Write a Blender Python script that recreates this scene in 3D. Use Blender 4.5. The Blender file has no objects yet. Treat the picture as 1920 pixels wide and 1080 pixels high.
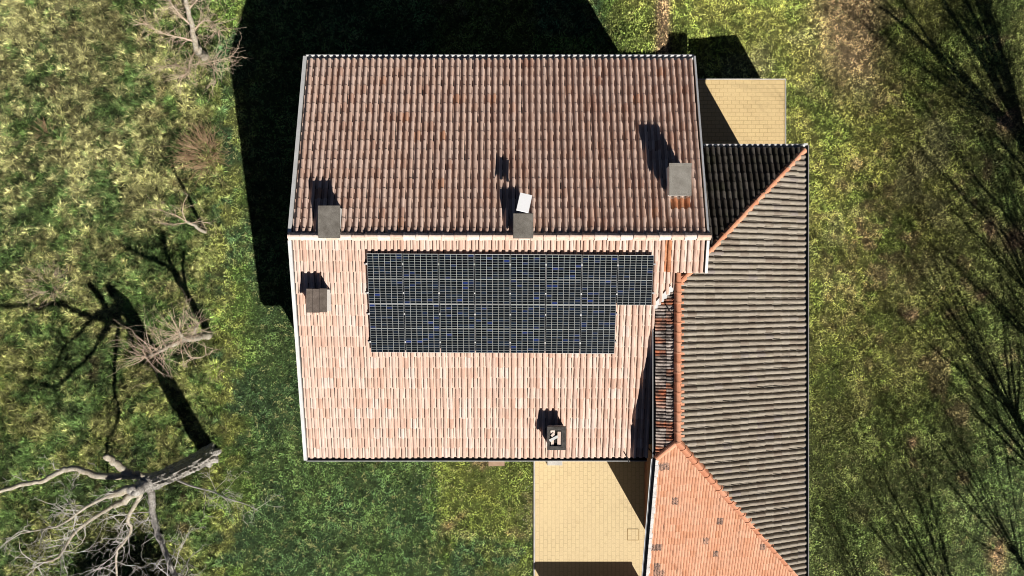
import bpy, bmesh, math, random
import numpy as np
from mathutils import Vector

R = math.radians
scene = bpy.context.scene
col = scene.collection
random.seed(7)
rng = np.random.default_rng(11)

# ------------------------------------------------------------------ scale
# The photo is a straight-down aerial view.  Ground lengths are worked out in
# units of 0.022 m ("u"), heights as a fraction h of the flying height.
H = 33.0
F = 1500.0
S = H / F


def W(px, py, h=0.0):
    """3D point that lies at height h*H on the sight line of a photo pixel."""
    r = 1.0 - h
    return Vector(((px - 960) * r * S, (540 - py) * r * S, h * H))


def P(x, y, h=0.0):
    """plan position in u (ground-level pixels), height fraction h"""
    return Vector(((x - 960) * S, (540 - y) * S, h * H))


# ------------------------------------------------------------------ camera, light
cam = bpy.data.cameras.new('camera')
cam.sensor_width = 36.0
cam.lens = 36.0 * F / 1920.0
cam.clip_start = 0.5
cam.clip_end = 2000.0
camo = bpy.data.objects.new('camera', cam)
camo.location = (0, 0, H)
col.objects.link(camo)
scene.camera = camo

SUN = Vector((0.6267, -1.12, 1.0)).normalized()
ELEV = math.asin(SUN.z)
AZ = math.atan2(SUN.x, SUN.y)
world = bpy.data.worlds.new('World')
scene.world = world
world.use_nodes = True
wn = world.node_tree
bg = wn.nodes['Background']
sky = wn.nodes.new('ShaderNodeTexSky')
sky.sky_type = 'NISHITA'
sky.sun_disc = False
sky.sun_elevation = ELEV
sky.sun_rotation = AZ
sky.air_density = 0.18
sky.dust_density = 0.2
sky.altitude = 300
wn.links.new(sky.outputs[0], bg.inputs[0])
bg.inputs[1].default_value = 0.05
sl = bpy.data.lights.new('sun', 'SUN')
sl.energy = 5.0
sl.angle = R(0.5)
sl.color = (1.0, 0.95, 0.88)
so = bpy.data.objects.new('sun', sl)
so.rotation_euler = SUN.to_track_quat('Z', 'Y').to_euler()
so.location = (20, -40, 60)
col.objects.link(so)
scene.view_settings.view_transform = 'Standard'
scene.view_settings.look = 'None'
scene.view_settings.exposure = 0.42
scene.view_settings.gamma = 1.0
scene.render.engine = 'CYCLES'
scene.cycles.max_bounces = 4
scene.cycles.diffuse_bounces = 1
scene.cycles.filter_width = 0.95


# ------------------------------------------------------------------ materials
def new_mat(name, rough=0.8, spec=0.25):
    m = bpy.data.materials.new(name)
    m.use_nodes = True
    nt = m.node_tree
    b = nt.nodes['Principled BSDF']
    b.inputs['Roughness'].default_value = rough
    b.inputs['Specular IOR Level'].default_value = spec
    return m, nt, b


def nd(nt, t, **kw):
    n = nt.nodes.new(t)
    for k, v in kw.items():
        setattr(n, k, v)
    return n


def ramp(nt, fac, stops, interp='LINEAR'):
    r = nt.nodes.new('ShaderNodeValToRGB')
    cr = r.color_ramp
    cr.interpolation = interp
    while len(cr.elements) < len(stops):
        cr.elements.new(0.5)
    for e, (p, c) in zip(cr.elements, stops):
        e.position = p
        e.color = (*c, 1)
    nt.links.new(fac, r.inputs[0])
    return r.outputs[0]


def noise(nt, scale, detail=3, rough=0.6, vec=None):
    n = nt.nodes.new('ShaderNodeTexNoise')
    n.inputs['Scale'].default_value = scale
    n.inputs['Detail'].default_value = detail
    n.inputs['Roughness'].default_value = rough
    if vec is None:
        g = nt.nodes.new('ShaderNodeNewGeometry')
        vec = g.outputs['Position']
    nt.links.new(vec, n.inputs['Vector'])
    return n.outputs['Fac']


def mix(nt, a, b, fac, mode='MIX'):
    n = nt.nodes.new('ShaderNodeMix')
    n.data_type = 'RGBA'
    n.blend_type = mode
    for sock, v in ((n.inputs[6], a), (n.inputs[7], b), (n.inputs[0], fac)):
        if isinstance(v, (int, float)):
            sock.default_value = v
        elif isinstance(v, tuple):
            sock.default_value = (*v, 1)
        else:
            nt.links.new(v, sock)
    return n.outputs[2]


def noisy(name, c1, c2, scale=3.0, rough=0.8, fine=40.0, fine_amt=0.35, bump=0.0, spec=0.25):
    m, nt, b = new_mat(name, rough, spec)
    base = ramp(nt, noise(nt, scale, 5), [(0.3, c1), (0.7, c2)])
    f = ramp(nt, noise(nt, fine, 3), [(0.25, (1 - fine_amt,) * 3), (0.75, (1 + 0.0,) * 3)])
    nt.links.new(mix(nt, base, f, 1.0, 'MULTIPLY'), b.inputs['Base Color'])
    if bump:
        bn = nt.nodes.new('ShaderNodeBump')
        bn.inputs['Strength'].default_value = bump
        bn.inputs['Distance'].default_value = 0.02
        nt.links.new(noise(nt, fine, 4), bn.inputs['Height'])
        nt.links.new(bn.outputs[0], b.inputs['Normal'])
    return m


def tile_mat(name, stops, stain, stain_lo=0.52, stain_hi=0.8, stain_scale=1.1, fine=0.3, streak=(9.0, 9.0, 9.0), blotch=None):
    """clay: a random colour for each tile, weathering and stains over it"""
    m, nt, b = new_mat(name, 0.85, 0.15)
    g = nt.nodes.new('ShaderNodeNewGeometry')
    base = ramp(nt, g.outputs['Random Per Island'], stops)
    st = ramp(nt, noise(nt, stain_scale, 6, 0.7), [(stain_lo, (0, 0, 0)), (stain_hi, (1, 1, 1))])
    c = mix(nt, base, stain, st)
    mp = nt.nodes.new('ShaderNodeMapping')
    mp.inputs['Scale'].default_value = streak
    nt.links.new(g.outputs['Position'], mp.inputs[0])
    f = ramp(nt, noise(nt, 1.0, 4, 0.65, mp.outputs[0]), [(0.28, (1 - fine,) * 3), (0.62, (1.0,) * 3)])
    c = mix(nt, c, f, 1.0, 'MULTIPLY')
    if blotch:
        s2 = ramp(nt, noise(nt, 3.3, 6, 0.75), [(0.66, (0, 0, 0)), (0.74, (1, 1, 1))])
        c = mix(nt, c, blotch, s2)
    nt.links.new(c, b.inputs['Base Color'])
    bn = nt.nodes.new('ShaderNodeBump')
    bn.inputs['Strength'].default_value = 0.5
    bn.inputs['Distance'].default_value = 0.008
    nt.links.new(noise(nt, 55, 4), bn.inputs['Height'])
    nt.links.new(bn.outputs[0], b.inputs['Normal'])
    return m


M = {}
M['tile_north'] = tile_mat('weathered_clay', [(0.0, (.58, .35, .26)), (0.12, (.66, .445, .345)), (0.4, (.715, .505, .405)), (0.7, (.75, .545, .445)),
                                          (0.97, (.78, .575, .475)), (0.99, (.70, .44, .32)), (0.996, (.66, .36, .23)), (1.0, (.64, .34, .21))],
                           (.62, .47, .40), 0.5, 0.85, 1.0, 0.28, (30, 2.0, 8))
M['tile_south'] = tile_mat('pale_clay', [(0.0, (.68, .44, .335)), (0.15, (.715, .49, .385)), (0.5, (.76, .54, .435)), (0.85, (.79, .59, .49)),
                                         (0.97, (.80, .65, .57)), (0.99, (.70, .48, .37)), (1.0, (.69, .46, .35))],
                           (.72, .55, .46), 0.5, 0.85, 0.7, 0.25, (26, 2.0, 8))
M['tile_new'] = tile_mat('new_clay', [(0, (.52, .20, .10)), (0.5, (.60, .27, .14)), (1, (.62, .34, .22))], (.55, .35, .25), 0.6, 0.9)
M['tile_grey'] = tile_mat('lichen_grey_clay', [(0.0, (.27, .22, .175)), (0.15, (.31, .265, .21)), (0.6, (.35, .305, .245)), (0.95, (.38, .335, .275)), (1.0, (.29, .25, .225))],
                          (.36, .33, .24), 0.55, 0.75, 3.5, 0.38, (3.5, 26, 12), (.40, .36, .25))
M['tile_shaded'] = tile_mat('shade_darkened_clay', [(0.0, (.045, .038, .03)), (0.5, (.08, .07, .06)), (1.0, (.12, .105, .09))],
                          (.08, .08, .05), 0.5, 0.75, 2.5, 0.4)  # grey clay darkened to paint in the shade of the wing's north slope
M['tile_orange'] = tile_mat('orange_clay', [(0.0, (.58, .28, .16)), (0.2, (.64, .325, .20)), (0.7, (.67, .355, .225)), (1.0, (.69, .39, .255))],
                            (.60, .36, .25), 0.5, 0.9, 0.8, 0.22, (8, 8, 8), (.40, .25, .18))
M['tile_stained'] = tile_mat('blackened_clay', [(0.0, (.28, .18, .14)), (0.4, (.42, .26, .19)), (1.0, (.58, .34, .24))],
                             (.09, .07, .065), 0.45, 0.6, 14.0, 0.4)
M['tile_patch'] = tile_mat('patched_clay', [(0.0, (.50, .17, .085)), (0.3, (.56, .24, .14)), (0.45, (.50, .38, .32)), (0.75, (.60, .52, .46)), (1.0, (.36, .31, .28))],
                           (.10, .085, .075), 0.42, 0.62, 3.2, 0.4)
M['ridge_pale'] = tile_mat('pale_ridge_clay', [(0.0, (.70, .48, .37)), (0.4, (.78, .60, .50)), (0.93, (.82, .68, .60)), (0.96, (.64, .32, .19)), (1.0, (.64, .32, .19))],
                           (.68, .60, .52), 0.5, 0.9)
M['ridge_orange'] = tile_mat('orange_ridge_clay', [(0.0, (.60, .255, .145)), (0.5, (.66, .31, .185)), (1.0, (.70, .36, .23))], (.50, .30, .22), 0.62, 0.9, 2.0, 0.2)
M['underlay'] = noisy('underlay', (.05, .045, .04), (.09, .08, .07))
M['mortar'] = noisy('mortar', (.50, .46, .43), (.78, .76, .74), 5, 0.9, 30, .35, .4)
M['plaster'] = noisy('plaster', (.80, .78, .73), (.88, .86, .82), 1.5, 0.9, 30, .15)
M['cream_wall'] = noisy('cream_wall', (.62, .50, .32), (.72, .60, .40), 1.0, 0.9, 25, .15)
M['brown_wall'] = noisy('brown_wall', (.22, .10, .06), (.32, .15, .09), 2.0, 0.9, 25, .25)
M['white_metal'] = noisy('white_metal', (.62, .62, .61), (.78, .78, .77), 2.0, 0.4, 20, .15, 0, .5)
M['grey_metal'] = noisy('grey_metal', (.42, .43, .44), (.56, .57, .58), 2.0, 0.4, 20, .2, 0, .5)
M['dark_metal'] = noisy('dark_metal', (.012, .018, .026), (.03, .038, .05), 2.0, 0.5, 20, .2, 0, .4)
M['concrete'] = noisy('concrete', (.15, .135, .115), (.27, .25, .22), 4.0, 0.9, 45, .5, .5)
M['concrete_light'] = noisy('pale_concrete', (.24, .22, .19), (.37, .35, .31), 4.0, 0.9, 45, .45, .5)
M['concrete_dark'] = noisy('dark_concrete', (.055, .052, .048), (.14, .13, .12), 6.0, 0.9, 45, .5, .6)
M['concrete_brown'] = noisy('brown_concrete', (.14, .11, .09), (.24, .195, .165), 5.0, 0.9, 45, .5, .5)
M['near_black'] = noisy('near_black', (.02, .018, .016), (.04, .035, .03))
M['stone'] = noisy('stone', (.36, .24, .16), (.46, .33, .24), 4.0, 0.9, 40, .3)
M['kerb'] = noisy('kerb', (.52, .50, .46), (.68, .66, .62), 4.0, 0.9, 30, .3)
M['cable'] = noisy('cable', (.015, .015, .015), (.03, .03, .03))
M['bark_pale'] = noisy('pale_bark', (.44, .37, .26), (.72, .66, .55), 5.0, 0.95, 22, .65, .9)
M['bark_grey'] = noisy('grey_bark', (.34, .31, .27), (.72, .68, .62), 6.0, 0.95, 16, .65, 1.0)
M['twig_pale'] = noisy('pale_twig', (.50, .47, .42), (.70, .66, .60), 2.0, 0.9, 12, .3)
M['twig_tan'] = noisy('tan_twig', (.56, .41, .29), (.76, .62, .47), 2.0, 0.9, 12, .3)
M['twig_brown'] = noisy('brown_twig', (.40, .25, .14), (.66, .47, .29), 2.0, 0.9, 12, .3)
M['bark_dark'] = noisy('dark_bark', (.10, .08, .06), (.17, .14, .11), 4.0, 0.95, 20, .5)
M['leaf_dark'] = noisy('dark_leaf', (.03, .05, .02), (.06, .085, .03), 3.0, 0.6, 12, .3)


# paving bricks (real joints by material: courses along X or along Y)
def paver_mat(name, rot, pale):
    m, nt, b = new_mat(name, 0.75, 0.25)
    g = nt.nodes.new('ShaderNodeNewGeometry')
    mp = nt.nodes.new('ShaderNodeMapping')
    mp.inputs['Rotation'].default_value = (0, 0, rot)
    nt.links.new(g.outputs['Position'], mp.inputs[0])
    # small wander of the joints
    nz = nt.nodes.new('ShaderNodeTexNoise')
    nz.inputs['Scale'].default_value = 0.8
    nt.links.new(mp.outputs[0], nz.inputs['Vector'])
    vm = nt.nodes.new('ShaderNodeVectorMath')
    vm.operation = 'MULTIPLY_ADD'
    vm.inputs[1].default_value = (0.05, 0.05, 0)
    nt.links.new(nz.outputs['Color'], vm.inputs[0])
    nt.links.new(mp.outputs[0], vm.inputs[2])
    bt = nt.nodes.new('ShaderNodeTexBrick')
    bt.inputs['Scale'].default_value = 1.0
    bt.inputs['Brick Width'].default_value = 0.33
    bt.inputs['Row Height'].default_value = 0.165
    bt.inputs['Mortar Size'].default_value = 0.009
    bt.inputs['Mortar Smooth'].default_value = 0.3
    bt.inputs['Color1'].default_value = (.72, .545, .275, 1)
    bt.inputs['Color2'].default_value = (.67, .50, .255, 1)
    bt.inputs['Mortar'].default_value = (.42, .30, .14, 1)
    nt.links.new(vm.outputs[0], bt.inputs['Vector'])
    # some joints are filled with pale sand, and show weakly
    fill = ramp(nt, noise(nt, 0.7, 4), [(0.3, (.45, .45, .45)), (0.6, (1, 1, 1))])
    c = mix(nt, (.72, .545, .285), bt.outputs['Color'], fill)
    st = ramp(nt, noise(nt, 1.7, 6, 0.7), [(0.60, (0, 0, 0)), (0.9, (1, 1, 1))])
    c = mix(nt, c, (.46, .32, .13), st)
    c = mix(nt, c, (.78, .69, .50), pale)
    grime = ramp(nt, noise(nt, 4.5, 7, .75), [(0.55, (0, 0, 0)), (0.74, (.6, .6, .6))])
    c = mix(nt, c, (.50, .38, .20), grime)
    f = ramp(nt, noise(nt, 30, 3), [(0.25, (.82,) * 3), (0.7, (1.0,) * 3)])
    c = mix(nt, c, f, 1.0, 'MULTIPLY')
    nt.links.new(c, b.inputs['Base Color'])
    return m


M['paver_rows'] = paver_mat('yellow_paving_rows', 0, 0.0)
M['paver_columns'] = paver_mat('yellow_paving_columns', R(90), 0.24)


# photovoltaic glass: 6 x 20 half cells with pale gaps, in the panel's own coordinates
def pv_mat(pw, ph, fr):
    m, nt, b = new_mat('photovoltaic_glass', 0.18, 0.15)
    tc = nt.nodes.new('ShaderNodeTexCoord')
    sx = nt.nodes.new('ShaderNodeSeparateXYZ')
    nt.links.new(tc.outputs['Object'], sx.inputs[0])

    def mth(op, a, bb=None):
        n = nt.nodes.new('ShaderNodeMath')
        n.operation = op
        for i, v in enumerate((a, bb)):
            if v is None:
                continue
            if isinstance(v, (int, float)):
                n.inputs[i].default_value = v
            else:
                nt.links.new(v, n.inputs[i])
        return n.outputs[0]
    cx = (pw - 2 * fr) / 6
    cy = (ph - 2 * fr) / 20
    ux = mth('DIVIDE', mth('SUBTRACT', sx.outputs['X'], fr), cx)
    uy = mth('DIVIDE', mth('SUBTRACT', sx.outputs['Y'], fr), cy)
    fx = mth('ABSOLUTE', mth('SUBTRACT', mth('FRACT', ux), 0.5))
    fy = mth('ABSOLUTE', mth('SUBTRACT', mth('FRACT', uy), 0.5))
    lx = mth('GREATER_THAN', fx, 0.5 - 0.042)
    ly = mth('GREATER_THAN', fy, 0.5 - 0.060)
    mid = mth('LESS_THAN', mth('ABSOLUTE', mth('SUBTRACT', uy, 10.0)), 0.17)
    line = mth('MAXIMUM', mth('MAXIMUM', lx, ly), mid)
    wn_ = nt.nodes.new('ShaderNodeTexWhiteNoise')
    wn_.noise_dimensions = '4D'
    cv = nt.nodes.new('ShaderNodeCombineXYZ')
    nt.links.new(mth('FLOOR', ux), cv.inputs[0])
    nt.links.new(mth('FLOOR', uy), cv.inputs[1])
    oi = nt.nodes.new('ShaderNodeObjectInfo')
    nt.links.new(cv.outputs[0], wn_.inputs['Vector'])
    nt.links.new(mth('MULTIPLY', oi.outputs['Random'], 50.0), wn_.inputs['W'])
    cell = ramp(nt, wn_.outputs['Value'], [(0, (.003, .0045, .006)), (0.7, (.005, .008, .012)), (0.93, (.006, .012, .024)), (0.98, (.008, .016, .06)), (1, (.012, .025, .12))])
    c = mix(nt, cell, (.28, .29, .285), line)
    nt.links.new(c, b.inputs['Base Color'])
    rr = mth('MULTIPLY_ADD', line, 0.4)
    return m


# ------------------------------------------------------------------ mesh helpers
class MB:
    def __init__(self):
        self.v, self.f, self.mi = [], [], []

    def add(self, vs, fs, mi=0):
        o = len(self.v)
        self.v.extend([tuple(p) for p in vs])
        self.f.extend([tuple(i + o for i in f) for f in fs])
        self.mi.extend([mi] * len(fs) if isinstance(mi, int) else list(mi))

    def prism(self, top, bot, mi=0):
        n = len(top)
        fs = [tuple(range(n)), tuple(range(2 * n - 1, n - 1, -1))]
        fs += [(i, n + i, n + (i + 1) % n, (i + 1) % n) for i in range(n)]
        self.add(list(top) + list(bot), fs, mi)

    def slab(self, poly, hf, t, mi=0, off=0.0):
        """plan polygon (u) lying on the height function hf, t metres thick"""
        top = [P(x, y, hf(x, y)) + Vector((0, 0, off)) for x, y in poly]
        self.prism(top, [p - Vector((0, 0, t)) for p in top], mi)

    def box(self, c, sx, sy, sz, rot=None, mi=0, taper=1.0):
        c = Vector(c)
        vs = []
        for k, z in enumerate((-sz / 2, sz / 2)):
            q = taper if k else 1.0
            for x, y in ((-1, -1), (1, -1), (1, 1), (-1, 1)):
                p = Vector((x * sx / 2 * q, y * sy / 2 * q, z))
                if rot is not None:
                    p = rot @ p
                vs.append(c + p)
        self.add(vs, [(3, 2, 1, 0), (4, 5, 6, 7), (0, 1, 5, 4), (1, 2, 6, 5), (2, 3, 7, 6), (3, 0, 4, 7)], mi)

    def tube(self, pts, rad, n=6, mi=0, cap=True):
        pts = [Vector(p) for p in pts]
        rings = []
        ref = None
        for i, p in enumerate(pts):
            d = (pts[min(i + 1, len(pts) - 1)] - pts[max(i - 1, 0)])
            if d.length < 1e-9:
                d = Vector((0, 0, 1))
            d.normalize()
            if ref is None:
                ref = d.orthogonal().normalized()
            ref = (ref - d * ref.dot(d))
            if ref.length < 1e-6:
                ref = d.orthogonal()
            ref.normalize()
            b = d.cross(ref)
            r = rad[i] if hasattr(rad, '__len__') else rad
            rings.append([p + (ref * math.cos(2 * math.pi * k / n) + b * math.sin(2 * math.pi * k / n)) * r for k in range(n)])
        vs = [q for ring in rings for q in ring]
        fs = []
        for i in range(len(pts) - 1):
            for k in range(n):
                fs.append((i * n + k, i * n + (k + 1) % n, (i + 1) * n + (k + 1) % n, (i + 1) * n + k))
        if cap:
            fs.append(tuple(range(n - 1, -1, -1)))
            fs.append(tuple(range((len(pts) - 1) * n, len(pts) * n)))
        self.add(vs, fs, mi)

    def sweep(self, a, b, prof, side, up, mi=0, closed=False):
        """extrude an open profile [(side, up)] from a to b"""
        a, b = Vector(a), Vector(b)
        vs = [a + side * s + up * u for s, u in prof] + [b + side * s + up * u for s, u in prof]
        n = len(prof)
        rngk = range(n if closed else n - 1)
        fs = [(k, (k + 1) % n, n + (k + 1) % n, n + k) for k in rngk]
        if closed:
            fs += [tuple(range(n - 1, -1, -1)), tuple(range(n, 2 * n))]
        self.add(vs, fs, mi)

    def build(self, name, mats, parent=None, smooth=False):
        me = bpy.data.meshes.new(name)
        me.from_pydata(self.v, [], self.f)
        if not isinstance(mats, (list, tuple)):
            mats = [mats]
        for m in mats:
            me.materials.append(m)
        me.polygons.foreach_set('material_index', self.mi)
        if smooth:
            me.polygons.foreach_set('use_smooth', [True] * len(self.f))
        me.update()
        o = bpy.data.objects.new(name, me)
        col.objects.link(o)
        if parent is not None:
            o.parent = parent
            o.matrix_parent_inverse.identity()
            # parts are written in world coordinates: shift into the parent's frame
            pl = parent.location.copy()
            pp = parent.parent
            while pp is not None:
                pl += pp.location
                pp = pp.parent
            if pl.length > 0:
                me.transform(__import__('mathutils').Matrix.Translation(-pl))
        return o


def thing(name, label, cat, loc, group=None):
    o = bpy.data.objects.new(name, None)
    o.empty_display_size = 0.3
    o.location = loc
    o['label'] = label
    o['category'] = cat
    if group:
        o['group'] = group
    col.objects.link(o)
    return o


def tag(o, label, cat, group=None):
    o['label'] = label
    o['category'] = cat
    if group:
        o['group'] = group
    return o


def struct(o, kind='structure'):
    o['kind'] = kind
    return o


# ------------------------------------------------------------------ roof tiles
def profile_barrel(w, hgt, pan=0.34):
    # flat pan, then a wide faceted roll
    us = [0.0, 0.34, 0.36, 0.42, 0.545, 0.57, 0.595, 0.73, 0.755, 0.78, 0.92, 0.985, 1.0]
    zs = [0.02, 0.0, 0.45, 0.84, 0.97, 0.86, 0.98, 1.0, 0.89, 0.98, 0.86, 0.45, 0.02]
    us = [u / 0.34 * pan if u <= 0.34 else 1 - (1 - u) * (1 - pan) / 0.66 for u in us]
    return [(u * w, z * hgt) for u, z in zip(us, zs)]


def profile_round(w, hgt):
    us = [0.0, 0.27, 0.30, 0.38, 0.50, 0.66, 0.80, 0.92, 0.985, 1.0]
    zs = [0.02, 0.0, 0.42, 0.74, 0.96, 1.0, 0.92, 0.66, 0.26, 0.02]
    return [(u * w, z * hgt) for u, z in zip(us, zs)]


def profile_double(w, hgt):
    us = [0.0, 0.06, 0.14, 0.30, 0.40, 0.46, 0.54, 0.62, 0.80, 0.92, 1.0]
    zs = [0.1, 0.1, 0.8, 1.0, 0.6, 0.0, 0.0, 0.6, 1.0, 0.8, 0.1]
    return [(u * w, z * hgt) for u, z in zip(us, zs)]


def tiles(A, u, v, ulen, vlen, tw, expo, prof, clips=(), lift=0.028, thick=0.018, jit=0.004, wav=0.006, taper=0.10, zone=None, skew=0.0, seed=1):
    """rows of clay tiles; A = corner on the eave, u along the eave, v up the slope"""
    rg = np.random.default_rng(seed)
    u = np.array(u); v = np.array(v)
    n = np.cross(u, v)
    if n[2] < 0:
        n = -n
    nc = int(round(ulen / tw)); tw_ = ulen / nc
    nr = int(math.ceil(vlen / expo))
    pu = np.array([p[0] for p in prof]) * (tw_ / tw)
    pz = np.array([p[1] for p in prof])
    k = len(prof)
    cu = pu[int(k * 0.6)]
    C, Rr = np.meshgrid(np.arange(nc), np.arange(nr), indexing='ij')
    C = C.ravel(); Rr = Rr.ravel()
    N = len(C)
    # gentle wander of the columns and of the courses
    cw = np.cumsum(rg.normal(0, wav * 0.5, (nc, 1)), 0) * 0.3 + wav * np.sin(np.arange(nr)[None, :] * 0.35 + rg.uniform(0, 6.3, (nc, 1)))
    rw = wav * 1.5 * np.sin(np.arange(nc)[:, None] * 0.21 + rg.uniform(0, 6.3, (1, nr))) + rg.normal(0, jit, (nc, nr))
    du = cw.ravel() + rg.normal(0, jit * 0.6, N)
    dv = rw.ravel() + skew * ((C % 2) * 1.0)
    dz = rg.normal(0, jit * 0.6, N)
    yaw = rg.normal(0, jit * 2.2, N)
    ub = C * tw_ + du
    vb = Rr * expo + dv
    ln = expo + 0.045
    sec = []
    for (vv, sc, zo) in ((0.0, 1.0, lift - thick), (0.0, 1.0, lift), (ln, 1.0 - taper, 0.0)):
        q = (pu - cu) * sc + cu
        zz = pz * (1 - 0.09 * (1 - sc) / max(taper, 1e-6) * (taper > 0)) + zo
        if zo == lift - thick:
            zz = zz - 0.012
        U = ub[:, None] + q[None, :] - yaw[:, None] * vv
        V = vb[:, None] + vv + yaw[:, None] * q[None, :]
        Z = dz[:, None] + zz[None, :]
        sec.append(np.array(A)[None, None, :] + U[..., None] * u + V[..., None] * v + Z[..., None] * n)
    verts = np.stack(sec, 1).reshape(-1, 3)
    base = (np.arange(N) * 3 * k)[:, None]
    i = np.arange(k - 1)[None, :]
    f1 = np.stack([base + i, base + i + 1, base + k + i + 1, base + k + i], -1)
    f2 = f1 + k
    faces = np.concatenate([f1, f2], 1)
    mids = np.zeros(N, int)
    if zone is not None:
        cen = np.array(A)[None, :] + (ub + tw_ / 2)[:, None] * u + (vb + expo / 2)[:, None] * v
        mids = zone(cen, rg)
    mi = np.repeat(mids, 2 * (k - 1))
    me = bpy.data.meshes.new('tmp')
    me.from_pydata(verts.tolist(), [], faces.reshape(-1, 4).tolist())
    me.polygons.foreach_set('material_index', mi.astype(np.int32))
    bm = bmesh.new()
    bm.from_mesh(me)
    bpy.data.meshes.remove(me)
    for co, no in clips:
        bmesh.ops.bisect_plane(bm, geom=bm.verts[:] + bm.edges[:] + bm.faces[:], dist=1e-5, plane_co=co, plane_no=no, clear_outer=True)
    return bm


def bm_into(mb, bm, off=0):
    bm.verts.index_update()
    mb.add([p.co for p in bm.verts], [tuple(x.index for x in f.verts) for f in bm.faces], [f.material_index + off for f in bm.faces])
    bm.free()


def edge_clip(x0, y0, x1, y1, inside):
    """vertical clipping plane through two plan points that keeps the side of 'inside'"""
    a, b, c = P(x0, y0), P(x1, y1), P(*inside)
    d = (b - a)
    no = Vector((d.y, -d.x, 0)).normalized()
    if (c - a).dot(no) > 0:
        no = -no
    return (a, no)


def caps(mb, a, b, length, width, hgt, mi=0, seed=0, lift=0.03, facets=True, jit=0.006, flange=0.0):
    """overlapping ridge or hip tiles from a to b (a is the lower end)"""
    rg = random.Random(seed)
    a, b = Vector(a), Vector(b)
    d = (b - a)
    L = d.length
    d.normalize()
    side = d.cross(Vector((0, 0, 1))).normalized()
    up = side.cross(d).normalized()
    n = max(1, int(round(L / length)))
    step = L / n
    for i in range(n):
        o = a + d * (i * step + rg.uniform(-1, 1) * jit) + side * rg.uniform(-1, 1) * jit
        tw = rg.uniform(-1, 1) * 0.02
        prof = [(-1.0, 0.0), (-0.62, 0.62), (-0.28, 0.96), (0.0, 1.0), (0.28, 0.96), (0.62, 0.62), (1.0, 0.0)]
        vs = []
        for q, (t, sc, z) in enumerate(((0, 1.0, lift - 0.02), (0, 1.0, lift), (step * 0.14, 1.0, lift), (step * 0.16, 0.93, lift * 0.7), (step + 0.04, 0.86, 0.0))):
            hh = hgt if q else hgt - 0.02
            for s, h in prof:
                vs.append(o + d * t + side * (s * width / 2 * sc + tw * t) + up * (h * hh * (0.8 + 0.2 * sc) + z - 0.02))
        k = len(prof)
        fs = [(r * k + j, r * k + j + 1, (r + 1) * k + j + 1, (r + 1) * k + j) for r in range(4) for j in range(k - 1)]
        mb.add(vs, fs, mi)


def gutter(mb, a, b, side, w=0.15, dep=0.11, mi=0, bead_mi=None, bead=0.016):
    """half-round gutter: a..b is the inner top edge, side points outward"""
    up = Vector((0, 0, 1))
    side = Vector(side)
    prof = []
    for k in range(9):
        t = math.pi * k / 8
        prof.append((w / 2 - math.cos(t) * w / 2, -math.sin(t) * dep))
    mb.sweep(a, b, prof, side, up, mi)
    outer = [(s * 0.985 + 0.004 + (0.008 if s > w / 2 else -0.008), u - 0.008) for s, u in prof]
    mb.sweep(a, b, outer, side, up, mi)
    bm_ = mi if bead_mi is None else bead_mi
    a, b = Vector(a), Vector(b)
    mb.tube([a + side * (w + 0.008), b + side * (w + 0.008)], bead, 6, bm_)


# =================================================================== TERRAIN
def smooth(t):
    t = np.clip(t, 0, 1)
    return t * t * (3 - 2 * t)


def vnoise(x, y, scale, seed):
    """value noise on numpy arrays, 0..1"""
    rg = np.random.default_rng(seed)
    T = rg.random((256, 256))
    x = np.asarray(x) / scale + 1000.0; y = np.asarray(y) / scale + 1000.0
    xi = np.floor(x).astype(int); yi = np.floor(y).astype(int)
    fx = smooth(x - xi); fy = smooth(y - yi)
    a = T[xi % 256, yi % 256]; b = T[(xi + 1) % 256, yi % 256]
    c = T[xi % 256, (yi + 1) % 256]; d = T[(xi + 1) % 256, (yi + 1) % 256]
    return (a * (1 - fx) + b * fx) * (1 - fy) + (c * (1 - fx) + d * fx) * fy


def fbm(x, y, scale, seed, octs=4, gain=0.55):
    s = 0; a = 1; t = 0
    for o in range(octs):
        s = s + a * vnoise(x, y, scale / 2 ** o, seed + o)
        t += a
        a *= gain
    return s / t


def ground_z(x, y):
    """x, y in metres.  Level lawn to the west, lower ground to the east"""
    ux = np.asarray(x) / S + 960
    d = 0.020 * smooth((ux - 1246) / 15.0) + 0.040 * smooth((ux - 1294) / 13.0) + 0.007 * smooth((ux - 1300) / 110.0)
    uy = 540 - np.asarray(y) / S
    rise = 0.30 * smooth((ux - 1120) / 50.0) * (1 - smooth((ux - 1228) / 18.0)) * smooth((uy - 30) / 50.0) * (1 - smooth((uy - 300) / 60.0))  # low mound added to pull the wing's eave shadow back out of sight
    return -d * H + rise + 0.05 * (fbm(x, y, 3.0, 5, 2) - 0.5)


def to_px(x, y):
    z = ground_z(x, y)
    r = 1 - z / H
    return 960 + np.asarray(x) / S / r, 540 - np.asarray(y) / S / r


def axis(lo, hi, step, far):
    inner = np.arange(lo, hi + 1e-6, step)
    a = [lo - d for d in (2, 5, 12, 30, 70, 160, far)][::-1]
    b = [hi + d for d in (2, 5, 12, 30, 70, 160, far)]
    return np.array(a + list(inner) + b)


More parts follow.
